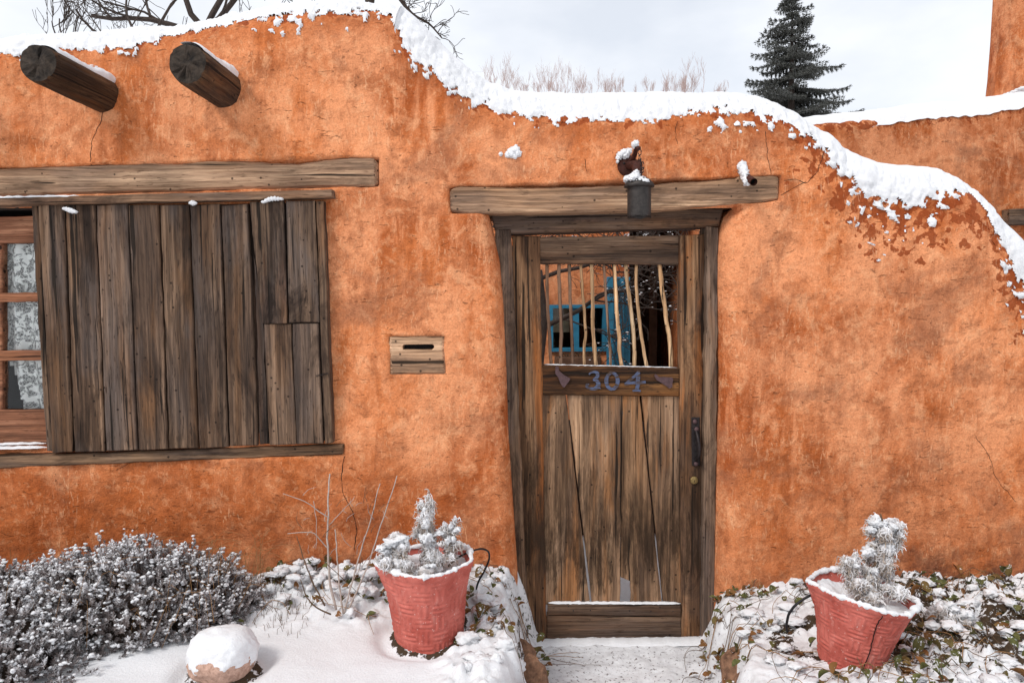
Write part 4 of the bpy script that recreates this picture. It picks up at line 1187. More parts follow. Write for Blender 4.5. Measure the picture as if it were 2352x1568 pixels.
# ================================================================== POTS
def pot(loc, r_rim, r_base, h, label, rot, ear_a, seed, crackline=False):
    root = thing('flower_pot', label, 'flower pot', loc, 'basket weave flower pots', rot)
    n, m = 240, 90
    th = np.arange(n) * 2 * math.pi / n
    rows = []
    blocks, brow = 14, 6
    for i in range(m):
        f = i / (m - 1)
        r = r_base + (r_rim - r_base) * (0.75 * f + 0.25 * f ** 3)
        fb = f * brow; bi = np.floor(fb); bj = np.floor(th / (2 * math.pi) * blocks)
        fu = th / (2 * math.pi) * blocks - bj; fv = fb - bi
        horiz = (bi + bj) % 2 == 0
        rib = np.where(horiz, np.cos(fv * 2 * math.pi * 3), np.cos(fu * 2 * math.pi * 3))
        win_ = np.clip(np.minimum(fu, 1 - fu) * 9, 0, 1) * np.clip(min(fv, 1 - fv) * 9, 0, 1)
        d_ = 0.0034 * rib * win_ * (0.03 < f < 0.90) * (0.55 + 0.45 * sst(-0.2, 0.3, pn(th * 2, f * 3, seed)))
        lip = 0.003 * sst(0.92, 0.95, f)
        ear = 0
        for ea in ear_a:
            da = (th - ea + math.pi) % (2 * math.pi) - math.pi
            ear = ear + 0.018 * np.exp(-(da / 0.22) ** 2) * sst(0.62, 0.98, f)
        dz = 0.010 * np.sin(th * 2 + seed) * f
        rr = r + d_ + lip + ear + 0.004 * fbm(np.cos(th) * 2 + seed, np.sin(th) * 2, f * 2, 3) * f
        rows.append(np.stack([rr * np.cos(th), rr * np.sin(th), h * f + dz + 0 * th], -1))
    top = rows[-1]
    for dr, dz, row in ((0.006, 0.003, -1), (0.012, -0.001, -1), (0.014, 0, int(m * .93)), (0.014, 0, int(m * .85)), (0.014, 0, int(m * .75)), (0.014, 0, int(m * .6))):
        q = rows[m - 1 if row < 0 else row]
        rows.append(q + np.stack([-dr * np.cos(th), -dr * np.sin(th), dz + 0 * th], -1))
    V = np.concatenate(rows)
    Fc = gridf(len(rows), n, True).tolist(); Fc.append(list(range(n))[::-1])
    obj('pot_body', V, Fc, M['pot'], root, True, local=True)
    # soil level snow
    k = 14; g = []
    for i in range(k):
        f = i / (k - 1)
        rr = (np.hypot(top[:, 0], top[:, 1]) - 0.022) * f
        g.append(np.stack([rr * np.cos(th), rr * np.sin(th), h - 0.045 + 0.012 * fbm(rr * np.cos(th) * 16, rr * np.sin(th) * 16, seed, 3) + 0.012 * f * f], -1))
    soil = obj('snowy_soil', np.concatenate(g), gridf(k, n, True), M['snow'], root, True, local=True)
    # snow on the rim
    m2 = 10; a_ = np.linspace(0, 2 * math.pi, m2, endpoint=False)
    R0 = np.hypot(top[:, 0], top[:, 1]) - 0.009
    thick = np.clip(0.0105 + 0.0075 * fbm(np.cos(th) * 4 + seed, np.sin(th) * 4, 2.0, 5, .65), 0.001, 0.03)
    tc = np.concatenate([np.stack([(R0 + thick * np.cos(x)) * np.cos(th), (R0 + thick * np.cos(x)) * np.sin(th), top[:, 2] + 0.004 + thick * 0.75 * np.sin(x)], -1) for x in a_])
    tc = tc + 0.0025 * np.stack([fbm(tc[:, 0] * 80, tc[:, 1] * 80, tc[:, 2] * 80, 2)] * 3, -1)
    Fc = gridf(m2, n, True).tolist() + [[(m2 - 1) * n + i, (m2 - 1) * n + (i + 1) % n, (i + 1) % n, i] for i in range(n)]
    obj('rim_snow', tc, [f[::-1] for f in Fc], M['snow'], root, True, local=True)
    if crackline:
        a0 = -math.pi / 2 - 0.10
        zz = np.linspace(h * 0.98, h * 0.03, 24)
        f = zz / h; rr = r_base + (r_rim - r_base) * (0.75 * f + 0.25 * f ** 3) + 0.0022 + 0.006 * sst(.9, .94, f)
        aa = a0 + 0.10 * np.sin(f * 5) * (1 - f) - 0.05 * (f < 0.35)
        aa = np.convolve(np.pad(aa, 2, mode='edge'), np.ones(5) / 5, 'valid') + 0.012 * fbm(zz * 50, 1, 2, 3)
        V, Fc = tube(np.stack([rr * np.cos(aa), rr * np.sin(aa), zz], -1), 0.0018, 5); obj('split', V, Fc, M['black'], root, True, local=True)
    return root
PL = (-0.342, -0.57, gz(-0.342, -0.57) - 0.035)
PR = (1.255, -0.78, 0.262)
potL = pot(PL, 0.184, 0.133, 0.345, 'red basket weave pot standing upright beside the boulder bed', (0, math.radians(-2), 0), (math.radians(-20), math.radians(200)), 1.0)
potR = pot(PR, 0.180, 0.108, 0.285, 'red basket weave pot with a long split, leaning in the ivy', (math.radians(3), math.radians(8), 0), (math.radians(-12), math.radians(170)), 6.0, True)

# ------------------------------------------------------------------ dead plants
def wisps(root, lumps, n_per, seed, pats):
    R_ = random.Random(seed)
    fol = G(); sn = G(); stg = G()
    small = []
    for (c, r, dens) in lumps:
        for k in range(5):
            o_ = np.array([R_.gauss(0, .45), R_.gauss(0, .45), R_.gauss(0, .45)]) * np.array(r)
            sc = np.array([R_.uniform(.3, .65), R_.uniform(.3, .65), R_.uniform(.4, .95)])
            small.append((np.array(c) + o_, np.array(r) * sc, dens * .26))
    for (c, r, dens) in small:
        c = np.array(c); r = np.array(r)
        V, Fc = blob(c, r * 0.74, 2, 0.75, 2.6, seed=seed + c[2] * 9); fol.add(V, Fc, np.clip(0.48 + 0.55 * (V[:, 2] - c[2]) / r[2] + 0.5 * fbm(V[:, 0] * 60, V[:, 1] * 60, V[:, 2] * 60, 2), 0, 1))
        for i in range(int(n_per * dens)):
            d = np.array([R_.gauss(0, 1) for _ in range(3)]); d /= np.linalg.norm(d)
            p0 = c + d * r * R_.uniform(0.55, 0.95)
            L = R_.uniform(0.012, 0.040)
            dr = np.cross(d, [R_.gauss(0, 1), R_.gauss(0, 1), R_.gauss(0, 1)]); dr /= max(np.linalg.norm(dr), 1e-6)
            dr = dr * .6 + d * R_.uniform(-.1, .45) + np.array([0, 0, -.7]); dr /= np.linalg.norm(dr)
            sd = np.cross(dr, d); sd /= max(np.linalg.norm(sd), 1e-6)
            ph = R_.uniform(0, 6.28); cr = L * R_.uniform(.12, .30)
            q = np.array([p0 + dr * L * f + cr * (sd * math.sin(ph + f * 6) + d * math.cos(ph + f * 6)) for f in (0, .2, .4, .6, .8, 1)])
            w = R_.uniform(0.0009, 0.0019)
            V, Fc = tube(q, [w * .7, w, w * 1.2, w * 1.2, w, w * 0.5], 3, False)
            up = d[2] * 0.5 + 0.45 + R_.gauss(0, 0.3)
            fol.add(V, Fc, min(1, max(0, up)))
    for (c, r) in pats:
        for k in range(2):
            off = np.array([R_.gauss(0, .35), R_.gauss(0, .35), R_.gauss(0, .2)]) * np.array(r)
            V, Fc = blob(np.array(c) + off, np.array(r) * R_.uniform(.40, .75), 3, 0.85, 2.6, seed=R_.uniform(0, 90)); sn.add(V, Fc)
    fol.build('dead_foliage', M['wisp'], root, False, local=True, attr='frost')['kind'] = 'stuff'
    if sn.n: sn.build('clinging_snow', M['snow'], root, True, local=True)['kind'] = 'stuff'

def relpt(u, v, y, loc): return tuple(np.array(at(u, v, y)) - np.array(loc))
S = 1650.0 / 2.83
def L_(u, v, rx, rz, dens, y=-0.57, ry=None): return (relpt(u, v, y, PLs), (rx / S, (ry or rx) / S, rz / S), dens)
PLs = (PL[0] + 0.02, PL[1], PL[2] + 0.29)
dpl = thing('dead_plant', 'withered frosted plant with a tall curled spike in the upright pot', 'plant', PLs, 'withered pot plants')
lum = [L_(985, 1150, 9, 20, .35), L_(982, 1180, 16, 24, .7), L_(984, 1215, 22, 30, 1.1), L_(988, 1255, 28, 34, 1.5), L_(1000, 1292, 30, 26, 1.3), L_(1030, 1230, 18, 26, .8), L_(1040, 1265, 18, 24, .7), L_(1042, 1205, 8, 16, .25),
       L_(905, 1262, 34, 26, 1.6, -0.62), L_(912, 1295, 36, 26, 1.5, -0.64), L_(890, 1290, 22, 24, .7, -0.66), L_(958, 1215, 10, 12, .25), L_(975, 1310, 40, 14, .7, -0.63)]
pats = [(relpt(u, v, y, PLs), (a / S, a / S, b / S)) for u, v, y, a, b in ((980, 1172, -.59, 9, 14), (978, 1206, -.60, 15, 18), (980, 1236, -.60, 20, 18), (1012, 1222, -.58, 14, 7), (1036, 1205, -.58, 9, 14), (1048, 1216, -.58, 11, 7),
        (905, 1245, -.62, 28, 14), (885, 1262, -.66, 16, 10), (930, 1252, -.62, 15, 10), (1035, 1240, -.60, 12, 14), (985, 1300, -.66, 16, 9))]
wisps(dpl, lum, 330, 3, pats)
q = [relpt(985, 1145, -.57, PLs), relpt(986, 1128, -.57, PLs), relpt(981, 1121, -.57, PLs), relpt(975, 1124, -.57, PLs)]
V, Fc = tube(spline(q, 9), np.linspace(0.006, 0.002, 9), 6); obj('curled_tip', V, Fc, M['stem_pale'], dpl, local=True)

S = 1650.0 / 2.62
PRs = (PR[0] + 0.05, PR[1], PR[2] + 0.25)
dpr = thing('dead_plant', 'withered frosted plant with a drooping snowy head in the leaning pot', 'plant', PRs, 'withered pot plants')
def R2(u, v, rx, rz, dens, y=-0.76): return (relpt(u, v, y, PRs), (rx / S, rx / S, rz / S), dens)
lum = [R2(2030, 1215, 40, 26, 1.5), R2(2050, 1240, 26, 24, .8), R2(2025, 1255, 22, 18, .6), R2(2010, 1280, 30, 24, 1.2), R2(2030, 1300, 22, 22, .8), R2(1998, 1320, 22, 24, .9), R2(2000, 1352, 36, 18, 1.4, -.80), R2(1958, 1310, 14, 32, .8, -.78), R2(1942, 1300, 8, 22, .4, -.78), R2(2065, 1215, 14, 18, .35), R2(2045, 1360, 30, 12, .8, -.82), R2(1968, 1340, 14, 18, .5, -.8)]
pats = [(relpt(u, v, y, PRs), (a / S, a / S, b / S)) for u, v, y, a, b in ((2026, 1203, -.77, 30, 14), (2050, 1210, -.77, 20, 14), (2008, 1215, -.78, 14, 10), (2000, 1270, -.79, 24, 15), (2040, 1255, -.79, 16, 18), (1940, 1290, -.79, 6, 10), (1960, 1298, -.79, 9, 8), (2010, 1310, -.79, 14, 12))]
wisps(dpr, lum, 330, 9, pats)
q = [relpt(u, v, -.77, PRs) for u, v in ((2002, 1372), (1998, 1330), (2012, 1290), (2034, 1245), (2030, 1205), (2022, 1180))]
V, Fc = tube(spline(q, 16), np.linspace(.007, .003, 16), 7); obj('stalk', V, Fc, M['stem'], dpr, local=True)
q = [relpt(u, v, -.79, PRs) for u, v in ((1972, 1365), (1962, 1330), (1948, 1300), (1940, 1278))]
V, Fc = tube(spline(q, 10), np.linspace(.006, .003, 10), 7); obj('stalk', V, Fc, M['stem_pale'], dpr, local=True)
cl = np.array(at(2190, 1408, -0.55))
sp_root = thing('dead_plant', 'frosted seed tuft sprawling on the ivy beside the leaning pot', 'plant', tuple(cl - np.array([0, 0, .06])), 'withered pot plants')
wisps(sp_root, [((0, 0, .05), (.085, .06, .06), 2.2), ((-.05, 0, .07), (.05, .05, .04), 1.0), ((.04, 0, .01), (.05, .05, .04), 1.0)], 220, 21, [((-.02, 0, .09), (.05, .04, .02)), ((.03, -.03, .06), (.04, .03, .02))])

# irrigation hoses
def hose(P, y, label, r=0.0042):
    q = spline([tuple(at(u, v, yy)) for (u, v), yy in zip(P, y)], 30)
    V, Fc = tube(q, r, 8); return tag(obj('drip_hose', V, Fc, M['hose']), label, 'hose')
hose([(1030, 1300), (1048, 1281), (1080, 1265), (1108, 1258), (1124, 1266), (1124, 1285), (1112, 1312), (1098, 1335), (1094, 1352)], [-.55, -.55, -.52, -.48, -.44, -.40, -.38, -.36, -.34], 'black drip hose looping out of the upright pot')
hose([(1862, 1366), (1845, 1375), (1825, 1390), (1811, 1410), (1806, 1435), (1808, 1450)], [-.72, -.72, -.72, -.71, -.70, -.69], 'black drip hose bending down beside the leaning pot', 0.005)

# ================================================================== BOULDER AND EDGING STONES
bc = (-1.075, -0.83, gz(-1.075, -0.83) + 0.046)
V, Fc = blob(bc, (0.124, 0.112, 0.092), 5, 0.14, 1.0, 3.0)
b_o = tag(obj('boulder', V, Fc, M['boulder']), 'round pinkish boulder half buried in snow beside the frosted shrub', 'boulder')
Vn = (V - np.array(bc)); nrm = Vn / np.linalg.norm(Vn, axis=1)[:, None]
up = nrm[:, 2] + 0.22 * nrm[:, 1] + 0.22 * fbm(V[:, 0] * 14, V[:, 1] * 14, V[:, 2] * 14, 5, .65)
hh = np.where(up > -0.10, 0.0012 + 0.014 * sst(-0.10, 0.7, up) + 0.003 * fbm(V[:, 0] * 60, V[:, 1] * 60, V[:, 2] * 60, 3), -0.004)
keep = (up[Fc] > -0.10).sum(1) >= 2
stuff(obj('boulder_snow', V + nrm * hh[:, None], Fc[keep], M['snow'], None, True), 'cap of snow on the round boulder')

def stone(c, r, label, group, seed, rz=0.0):
    V, Fc = blob((0, 0, 0), r, 3, 0.30, 1.1, seed)
    # flatten facets
    for k in range(7):
        d = np.array([math.cos(seed + k * 2.4), math.sin(seed * 1.3 + k * 2.4), math.sin(k * 1.7 + seed) * .8]); d /= np.linalg.norm(d)
        lim = 0.80 * min(r) + 0.3 * abs(np.dot(d, r))
        ex = np.maximum(V @ d - lim, 0); V = V - ex[:, None] * d * 0.85
    cs, sn_ = math.cos(rz), math.sin(rz)
    V = V @ np.array([[cs, sn_, 0], [-sn_, cs, 0], [0, 0, 1]]) + np.array(c)
    return tag(obj('edging_stone', V, Fc, M['stone'], None, False), label, 'stone', group)
gL, gR = 'stones edging the bed with the upright pot', 'stones edging the ivy bed'
ORD = ('first', 'second', 'third', 'fourth')
for i, (y, z, r) in enumerate(((-0.40, .06, (.06, .10, .12)), (-0.62, .07, (.065, .10, .14)), (-0.86, .08, (.07, .11, .14)), (-1.12, .08, (.07, .13, .14)))):
    stone((float(edge_left(y)) - 0.015, y, z), r, 'brown edging stone of the upright pot bed, %s from the gate' % ORD[i], gL, i * 5.3 + 1)
for i, (x, y, z, r) in enumerate(((0.97, -0.30, .04, (.06, .09, .11)), (0.93, -0.50, .06, (.07, .10, .12)), (0.93, -0.76, .13, (.10, .08, .085)), (1.02, -0.98, .13, (.12, .08, .09)))):
    stone((x, y, z), r, 'brown edging stone of the ivy bed, %s from the gate' % ORD[i], gR, i * 4.1 + 2)

# ================================================================== FROSTED SHRUB
R_ = random.Random(11)
shr = thing('frosted_shrub', 'sprawling grey shrub dusted with snow under the shuttered window', 'shrub', (-1.8, -0.45, 0.28))
ELL = [((-1.66, -0.40, .26), (.50, .36, .30)), ((-2.08, -0.55, .24), (.55, .45, .26)), ((-1.42, -0.38, .26), (.30, .27, .24)), ((-2.55, -0.5, .25), (.5, .4, .26)), ((-1.95, -0.85, .26), (.35, .30, .17))]
def inside_any(p, skip, s=0.86):
    return any(i != skip and sum(((p[k] - c[k]) / (r[k] * s)) ** 2 for k in range(3)) < 1 for i, (c, r) in enumerate(ELL))
fol, sn, stg = G(), G(), G()
icV, icF = ico(1)
def sprig_template(Rq):
    """narrow leaves set round a short shoot along +z; returns vertices, faces and how frosted each is"""
    V, Fc, A = [], [], []
    nl = Rq.randint(16, 22); L = Rq.uniform(.016, .034)
    for j in range(nl):
        f = j / nl; a_ = j * 2.4 + Rq.uniform(0, .5)
        b = np.array([0, 0, L * f]); rad_ = np.array([math.cos(a_), math.sin(a_), 0])
        od = rad_ * (1.05 - 0.6 * f) + np.array([0, 0, .35 + .7 * f]); od /= np.linalg.norm(od)
        ll = Rq.uniform(.009, .016); ww = ll * .22
        sd = np.array([-rad_[1], rad_[0], 0]); k = len(V)
        V += [b, b + od * ll * .5 + sd * ww, b + od * ll, b + od * ll * .5 - sd * ww]; Fc.append([k, k + 1, k + 2, k + 3])
        A += [min(1, max(0, Rq.gauss(.40, .30)) * (.25 + .95 * f))] * 4
    return np.array(V), np.array(Fc), np.array(A)
SPR = [sprig_template(R_) for _ in range(14)]
for i, (c, r) in enumerate(ELL):
    V, Fc = blob(c, np.array(r) * 0.66, 3, 0.15, 2.0, i); stg.add(V, Fc)  # solid dark core standing in for shade between the sprigs
    nn = int(19000 * (r[0] * r[1] + r[0] * r[2] + r[1] * r[2]))
    D = rng.normal(size=(nn, 3)); D /= np.linalg.norm(D, axis=1)[:, None]
    bm_ = 1 + 0.24 * fbm(D[:, 0] * 4.5 + i, D[:, 1] * 4.5, D[:, 2] * 4.5, 3)
    heads = fbm(D[:, 0] * 13 + i * 5, D[:, 1] * 13, D[:, 2] * 13, 2)
    rad_ = np.where(rng.random(nn) < .30, rng.uniform(.70, .95, nn), rng.uniform(.90, 1.0, nn)) + 0.13 * np.clip(heads, -.6, .8)
    P0 = np.array(c) + D * np.array(r) * (bm_ * rad_)[:, None]
    for k in range(nn):
        d, p0 = D[k], P0[k]
        if d[2] < -.12 or p0[2] < .27 or p0[1] > -.03 or p0[0] < -3.0 or inside_any(p0, i): continue
        ax = d * .75 + np.array([R_.gauss(0, .32), R_.gauss(0, .32), .45 + R_.gauss(0, .28)]); ax /= np.linalg.norm(ax)
        t1 = np.cross(ax, [.3, .7, .2]); t1 /= np.linalg.norm(t1); t2 = np.cross(ax, t1)
        V, Fc, A = R_.choice(SPR)
        s = R_.uniform(.75, 1.15); sno = R_.choice((.3, .7, 1.2, 1.6)) * (1.0 + .9 * heads[k]) * (.22 + .78 * rad_[k] ** 6) * (1 + .5 * d[2]) * (1 + .45 * math.sin(p0[0] * 31 + p0[2] * 17) * math.sin(p0[1] * 27 - p0[2] * 23))
        W3 = V @ np.stack([t1, t2, ax]) * s + p0
        fol.add(W3, Fc, np.clip(A * sno, 0, 1))
        if R_.random() < .30 * (.35 + max(0, d[2])):
            rr = R_.uniform(.004, .009)
            for m_ in range(R_.randint(1, 3)):
                V = icV * np.array([rr * R_.uniform(.7, 1.6), rr * R_.uniform(.7, 1.4), rr * R_.uniform(.5, .9)]) * (1 + .35 * np.sin(icV[:, :1] * 7 + k) * np.cos(icV[:, 1:2] * 5 + m_)) + p0 + ax * R_.uniform(.015, .045) + np.array([R_.gauss(0, .006), R_.gauss(0, .006), .003])
                sn.add(V, icF)
        if R_.random() < .10:
            q = np.array([p0 + ax * .03, p0, p0 - ax * .05 - d * .02, p0 - d * np.array(r) * .3])
            V, Fc = tube(q, [.0008, .0012, .0016, .002], 3, False); stg.add(V, Fc)
fol.build('foliage', M['lavender'], shr, False, attr='frost')['kind'] = 'stuff'
sn.build('clinging_snow', M['snow'], shr, True)['kind'] = 'stuff'
stg.build('stems', M['stem_inner_shade'], shr, True)['kind'] = 'stuff'  # real stems together with the dark shade cores
# dry flower stalks arching out of the shrub
g = G()
for k in range(150):
    x = R_.uniform(-2.2, -1.12) if k > 60 else R_.uniform(-1.5, -1.12); y = R_.uniform(-.75, -.2) if k > 60 else R_.uniform(-.42, -.2); z = R_.uniform(.36, .52)
    dx_ = R_.uniform(-.05, .22); dz_ = R_.uniform(.04, .16)
    q = spline([(x, y, z - .1), (x + dx_ * .4, y, z + dz_ * .8), (x + dx_, y - R_.uniform(0, .1), z + dz_ * R_.uniform(.6, 1.1))], 8)
    V, Fc = tube(q, np.linspace(.0013, .0007, 8), 3, False); g.add(V, Fc)
g.build('dry_stalks', M['straw'], shr, True)['kind'] = 'stuff'

# ================================================================== BARE TWIG BUSH
bush = thing('bare_bush', 'leafless pale twig bush beside the upright pot', 'bush', (-0.72, -0.42, gz(-0.72, -0.42)))
base_p = np.array([-0.72, -0.45, gz(-0.72, -0.45) - 0.02])
def tw(P, r0, r1, y0, y1, mat='stem_pale', n=18, jag=0.004):
    q = spline([tuple(at(u, v, y0 + (y1 - y0) * i / (len(P) - 1))) for i, (u, v) in enumerate(P)], n)
    s = R_.uniform(0, 99)
    q[1:, 0] += jag * fbm(q[1:, 2] * 30, s, 0, 2); q[1:, 1] += jag * fbm(q[1:, 2] * 30, s, 5, 2)
    V, Fc = tube(q, np.linspace(r0, r1, n), 6); obj('twig', V, Fc, M[mat], bush)
tw([(772, 1400), (758, 1340), (752, 1240), (754, 1150), (757, 1088)], .0055, .0030, -.45, -.35)
tw([(790, 1415), (778, 1340), (774, 1270), (770, 1215)], .0045, .0022, -.45, -.38)
tw([(790, 1410), (815, 1310), (850, 1200), (872, 1110)], .0042, .0018, -.45, -.36, jag=.003)
tw([(795, 1412), (845, 1300), (880, 1190), (900, 1130), (912, 1092)], .0042, .0020, -.45, -.36, jag=.003)
tw([(756, 1190), (700, 1150), (650, 1133)], .0026, .0012, -.38, -.42)
tw([(754, 1260), (720, 1222), (690, 1222), (660, 1225)], .0026, .0013, -.40, -.46)
tw([(756, 1205), (790, 1170), (815, 1140)], .002, .0010, -.38, -.40)
tw([(746, 1390), (720, 1340), (700, 1290), (682, 1230)], .0036, .0016, -.47, -.50, 'stem')
tw([(760, 1410), (735, 1400), (705, 1375), (690, 1330)], .0036, .0018, -.50, -.56, 'stem')
tw([(720, 1150), (728, 1200), (726, 1260)], .0014, .0010, -.42, -.42)
tw([(800, 1350), (830, 1300), (862, 1262), (905, 1240)], .0018, .0010, -.42, -.46)
tw([(745, 1290), (790, 1330), (830, 1370)], .0018, .0012, -.46, -.40, 'stem')
for k in range(34):
    u = R_.uniform(690, 900); v = R_.uniform(1130, 1320); L = R_.uniform(14, 45); a_ = R_.uniform(-2.6, -.5)
    tw([(u, v), (u + L * .5 * math.cos(a_), v + L * .5 * math.sin(a_)), (u + L * math.cos(a_ + .3), v + L * math.sin(a_ + .3))], .0013, .0006, -.40, R_.uniform(-.46, -.36), R_.choice(('stem_pale', 'stem')), 8)

# ================================================================== GROUND COVER
def leaf_mesh(name, L, W, fold, n=5):
    V = []; 
    for i in range(n + 1):
        f = i / n; w = W * math.sin(math.pi * min(1, f * 0.92 + .04)) ** .8
        z = 0.16 * L * math.sin(f * 2.6)
        V += [(L * f, -w, z + fold * w), (L * f, 0, z - fold * w * .2), (L * f, w, z + fold * w)]
    Fc = []
    for i in range(n):
        a_ = i * 3; Fc += [[a_, a_ + 3, a_ + 4, a_ + 1], [a_ + 1, a_ + 4, a_ + 5, a_ + 2]]
    return mesh_data(name, V, Fc, M['leaf'], True)
LM = [leaf_mesh('leaf', .040, .0125, .5), leaf_mesh('leaf', .032, .0125, .3), leaf_mesh('leaf', .048, .016, .7)]
def creeper(label, group, region, n, seed, stems, floor=0.0, big=1.0, upright=0.3):
    Rr = random.Random(seed)
    pts_ = [region(Rr) for _ in range(n)]
    cx_ = sum(p[0] for p in pts_) / n; cy_ = sum(p[1] for p in pts_) / n
    root = thing('creeping_plant', label, 'ground cover', (cx_, cy_, gz(cx_, cy_)), group)
    o0 = np.array(ORIG[root.name])
    hz = ground_h(np.array([p[0] for p in pts_]), np.array([p[1] for p in pts_]))
    for (p, z) in zip(pts_, hz):
        o = bpy.data.objects.new('leaf', Rr.choice(LM)); link(o, root)
        zz = z + (p[2] if len(p) > 2 else Rr.uniform(0.0, .03))
        o.location = (p[0] - o0[0], p[1] - o0[1], zz - o0[2])
        o.rotation_euler = (Rr.gauss(0, .6), Rr.gauss(upright * .3, .6), Rr.uniform(0, 6.28))
        o.scale = [big * Rr.uniform(.7, 1.25)] * 3
    for k in range(stems):
        p = Rr.choice(pts_); a_ = Rr.uniform(0, 6.28); L = Rr.uniform(.10, .32)
        f = np.linspace(0, 1, 9)
        x = p[0] + L * f * np.cos(a_ + f); y = np.minimum(-0.02, p[1] + L * f * np.sin(a_ + f))
        q = np.stack([x, y, ground_h(x, y) + .004 + .035 * np.sin(math.pi * f)], -1)
        V, Fc = tube(q, np.linspace(.0018, .0010, 9), 4); obj('runner', V, Fc, M['straw'] if Rr.random() < .5 else M['stem'], root)
    return root
CG = 'creeping evergreen ground cover'
creeper('snow laden creeper at the wall foot behind the bare bush', CG, lambda r: (r.uniform(-1.15, -.42), -abs(r.gauss(0, .16)) - .04), 150, 1, 20)
creeper('dark creeper around the foot of the upright pot', CG, lambda r: (lambda a_, d: (-.342 + d * math.cos(a_), -.57 + d * math.sin(a_)))(r.uniform(-.9, 1.6), r.uniform(.16, .27)), 46, 2, 3)
creeper('creeper in the snowy corner between the pot and the gate jamb', CG, lambda r: (r.uniform(-.18, .05), r.uniform(-.65, -.05)), 40, 3, 10)
creeper('creeper trailing over the bed edge below the gate jamb', CG, lambda r: (r.uniform(.05, .14), r.uniform(-.35, -.02), r.uniform(.02, .12)), 36, 4, 8)
creeper('creeper hanging over the corner of the ivy bed by the gate', CG, lambda r: (lambda y: (float(edge_right(y)) + r.gauss(.0, .04), y, r.uniform(-.02, .05)))(r.uniform(-.75, -.04)), 85, 5, 22)
creeper('creeper behind the leaning pot along the wall foot', CG, lambda r: (r.uniform(1.0, 2.6), -abs(r.gauss(0, .10)) - .04), 120, 6, 22)
creeper('creeper with large leaves spreading right of the leaning pot', CG, lambda r: (r.uniform(1.35, 2.3), r.uniform(-1.05, -.15)), 210, 7, 60, big=1.12)
creeper('brown leaved creeper between the leaning pot and the edging stones', CG, lambda r: (r.uniform(1.0, 1.15), r.uniform(-.80, -.25)), 20, 8, 5)
creeper('creeper in front of the leaning pot', CG, lambda r: (r.uniform(1.0, 1.6), r.uniform(-1.15, -.92)), 60, 9, 18)

# snow lumps lying on the creepers
Rr = random.Random(5)
it = []
for k in range(75):
    x, y = Rr.uniform(-1.12, -.42), -abs(Rr.gauss(0, .15)) - .06
    it.append(((x, y, gz(x, y) + Rr.uniform(.012, .05)), (Rr.uniform(.014, .042), Rr.uniform(.014, .034), Rr.uniform(.008, .022))))
clumps('creeper_snow', 'pillows of snow on the creeper behind the bare bush', it)
it = []
for k in range(90):
    x, y = Rr.uniform(.95, 2.3), Rr.uniform(-1.1, -.06)
    if math.hypot(x - 1.26, y + .75) < .2: continue
    it.append(((x, y, gz(x, y) + Rr.uniform(.0, .025)), (Rr.uniform(.014, .05), Rr.uniform(.014, .04), Rr.uniform(.008, .018))))
clumps('creeper_snow', 'broken pillows of snow on the ivy bed around the leaning pot', it)
it = []
for k in range(30):
    x, y = Rr.uniform(-.2, .06), Rr.uniform(-.95, -.05)
    it.append(((x, y, gz(x, y) + Rr.uniform(.0, .02)), (Rr.uniform(.016, .045), Rr.uniform(.016, .04), Rr.uniform(.010, .024))))
clumps('creeper_snow', 'lumpy snow over the bed corner beside the gate jamb', it)

# dead grass stubs
g = G()
for k in range(170):
    u, v = Rr.gauss(640, 50), Rr.gauss(1395, 32)
    p = atz(u, v, .305)
    if p.y > -.05: continue
    z = gz(p.x, p.y); L = Rr.uniform(.02, .06); a_ = Rr.uniform(0, 6.28); b = Rr.uniform(.1, .7)
    q = np.array([(p.x, p.y, z - .005), (p.x + L * .5 * b * math.cos(a_), p.y + L * .5 * b * math.sin(a_), z + L * .5), (p.x + L * b * math.cos(a_ + .4), p.y + L * b * math.sin(a_ + .4), z + L * (1 - .4 * b))])
    V, Fc = tube(q, [.0012, .0010, .0006], 3, False); g.add(V, Fc)
o = g.build('grass_stubble', M['stem'], None, True)
tag(o, 'dead brown grass stubs poking through the snow beside the boulder', 'grass', None, 'stuff')

# ================================================================== COURTYARD BEHIND THE GATE
CYD = 4.0
house = thing('courtyard_house', 'orange adobe house with a blue window seen through the gate bars', 'house', (0.6, CYD + 0.3, 0))
xl_, xr_ = at(1000, 700, CYD).x, at(1445, 700, CYD).x
n = 60
def face(name, x0, x1, z0, z1, y, th, mat, parent, hole=None):
    """a plastered face with thickness, gently uneven"""
    V, Fc = box(x0, x1, y, y + th, z0, z1)
    return obj(name, V, Fc, mat, parent, False, {'wet': np.zeros(8), 'splash': np.zeros(8), 'damp': np.zeros(8)})
wx0, wz1 = xz(1262, 700, CYD); wx1, wz0 = xz(1392, 806, CYD)
face('wall', xl_, wx0, -0.1, 3.0, CYD, 0.3, M['adobe'], house)
face('wall', wx1, xr_, -0.1, 3.0, CYD, 0.3, M['adobe'], house)
face('wall', wx0, wx1, -0.1, wz0, CYD, 0.3, M['adobe'], house)
face('wall', wx0, wx1, wz1, 3.0, CYD, 0.3, M['adobe'], house)
wf = G()
t_ = 0.035
for a_ in ((wx0, wx1, wz1 - t_, wz1), (wx0, wx1, wz0, wz0 + t_), (wx0, wx0 + t_, wz0 + t_, wz1 - t_), (wx1 - t_, wx1, wz0 + t_, wz1 - t_)):
    wf.add(*box(a_[0], a_[1], CYD - 0.03, CYD + 0.08, a_[2], a_[3]))
bw = wf.build('window', M['blue'], house, False)
xm = wx0 + (wx1 - wx0) * 0.46
V, Fc = box(xm - 0.045, xm + 0.035, CYD - 0.005, CYD + 0.06, wz0 + t_ - .002, wz1 - t_ + .002); obj('mullion', V, Fc, M['blue'], bw, False)
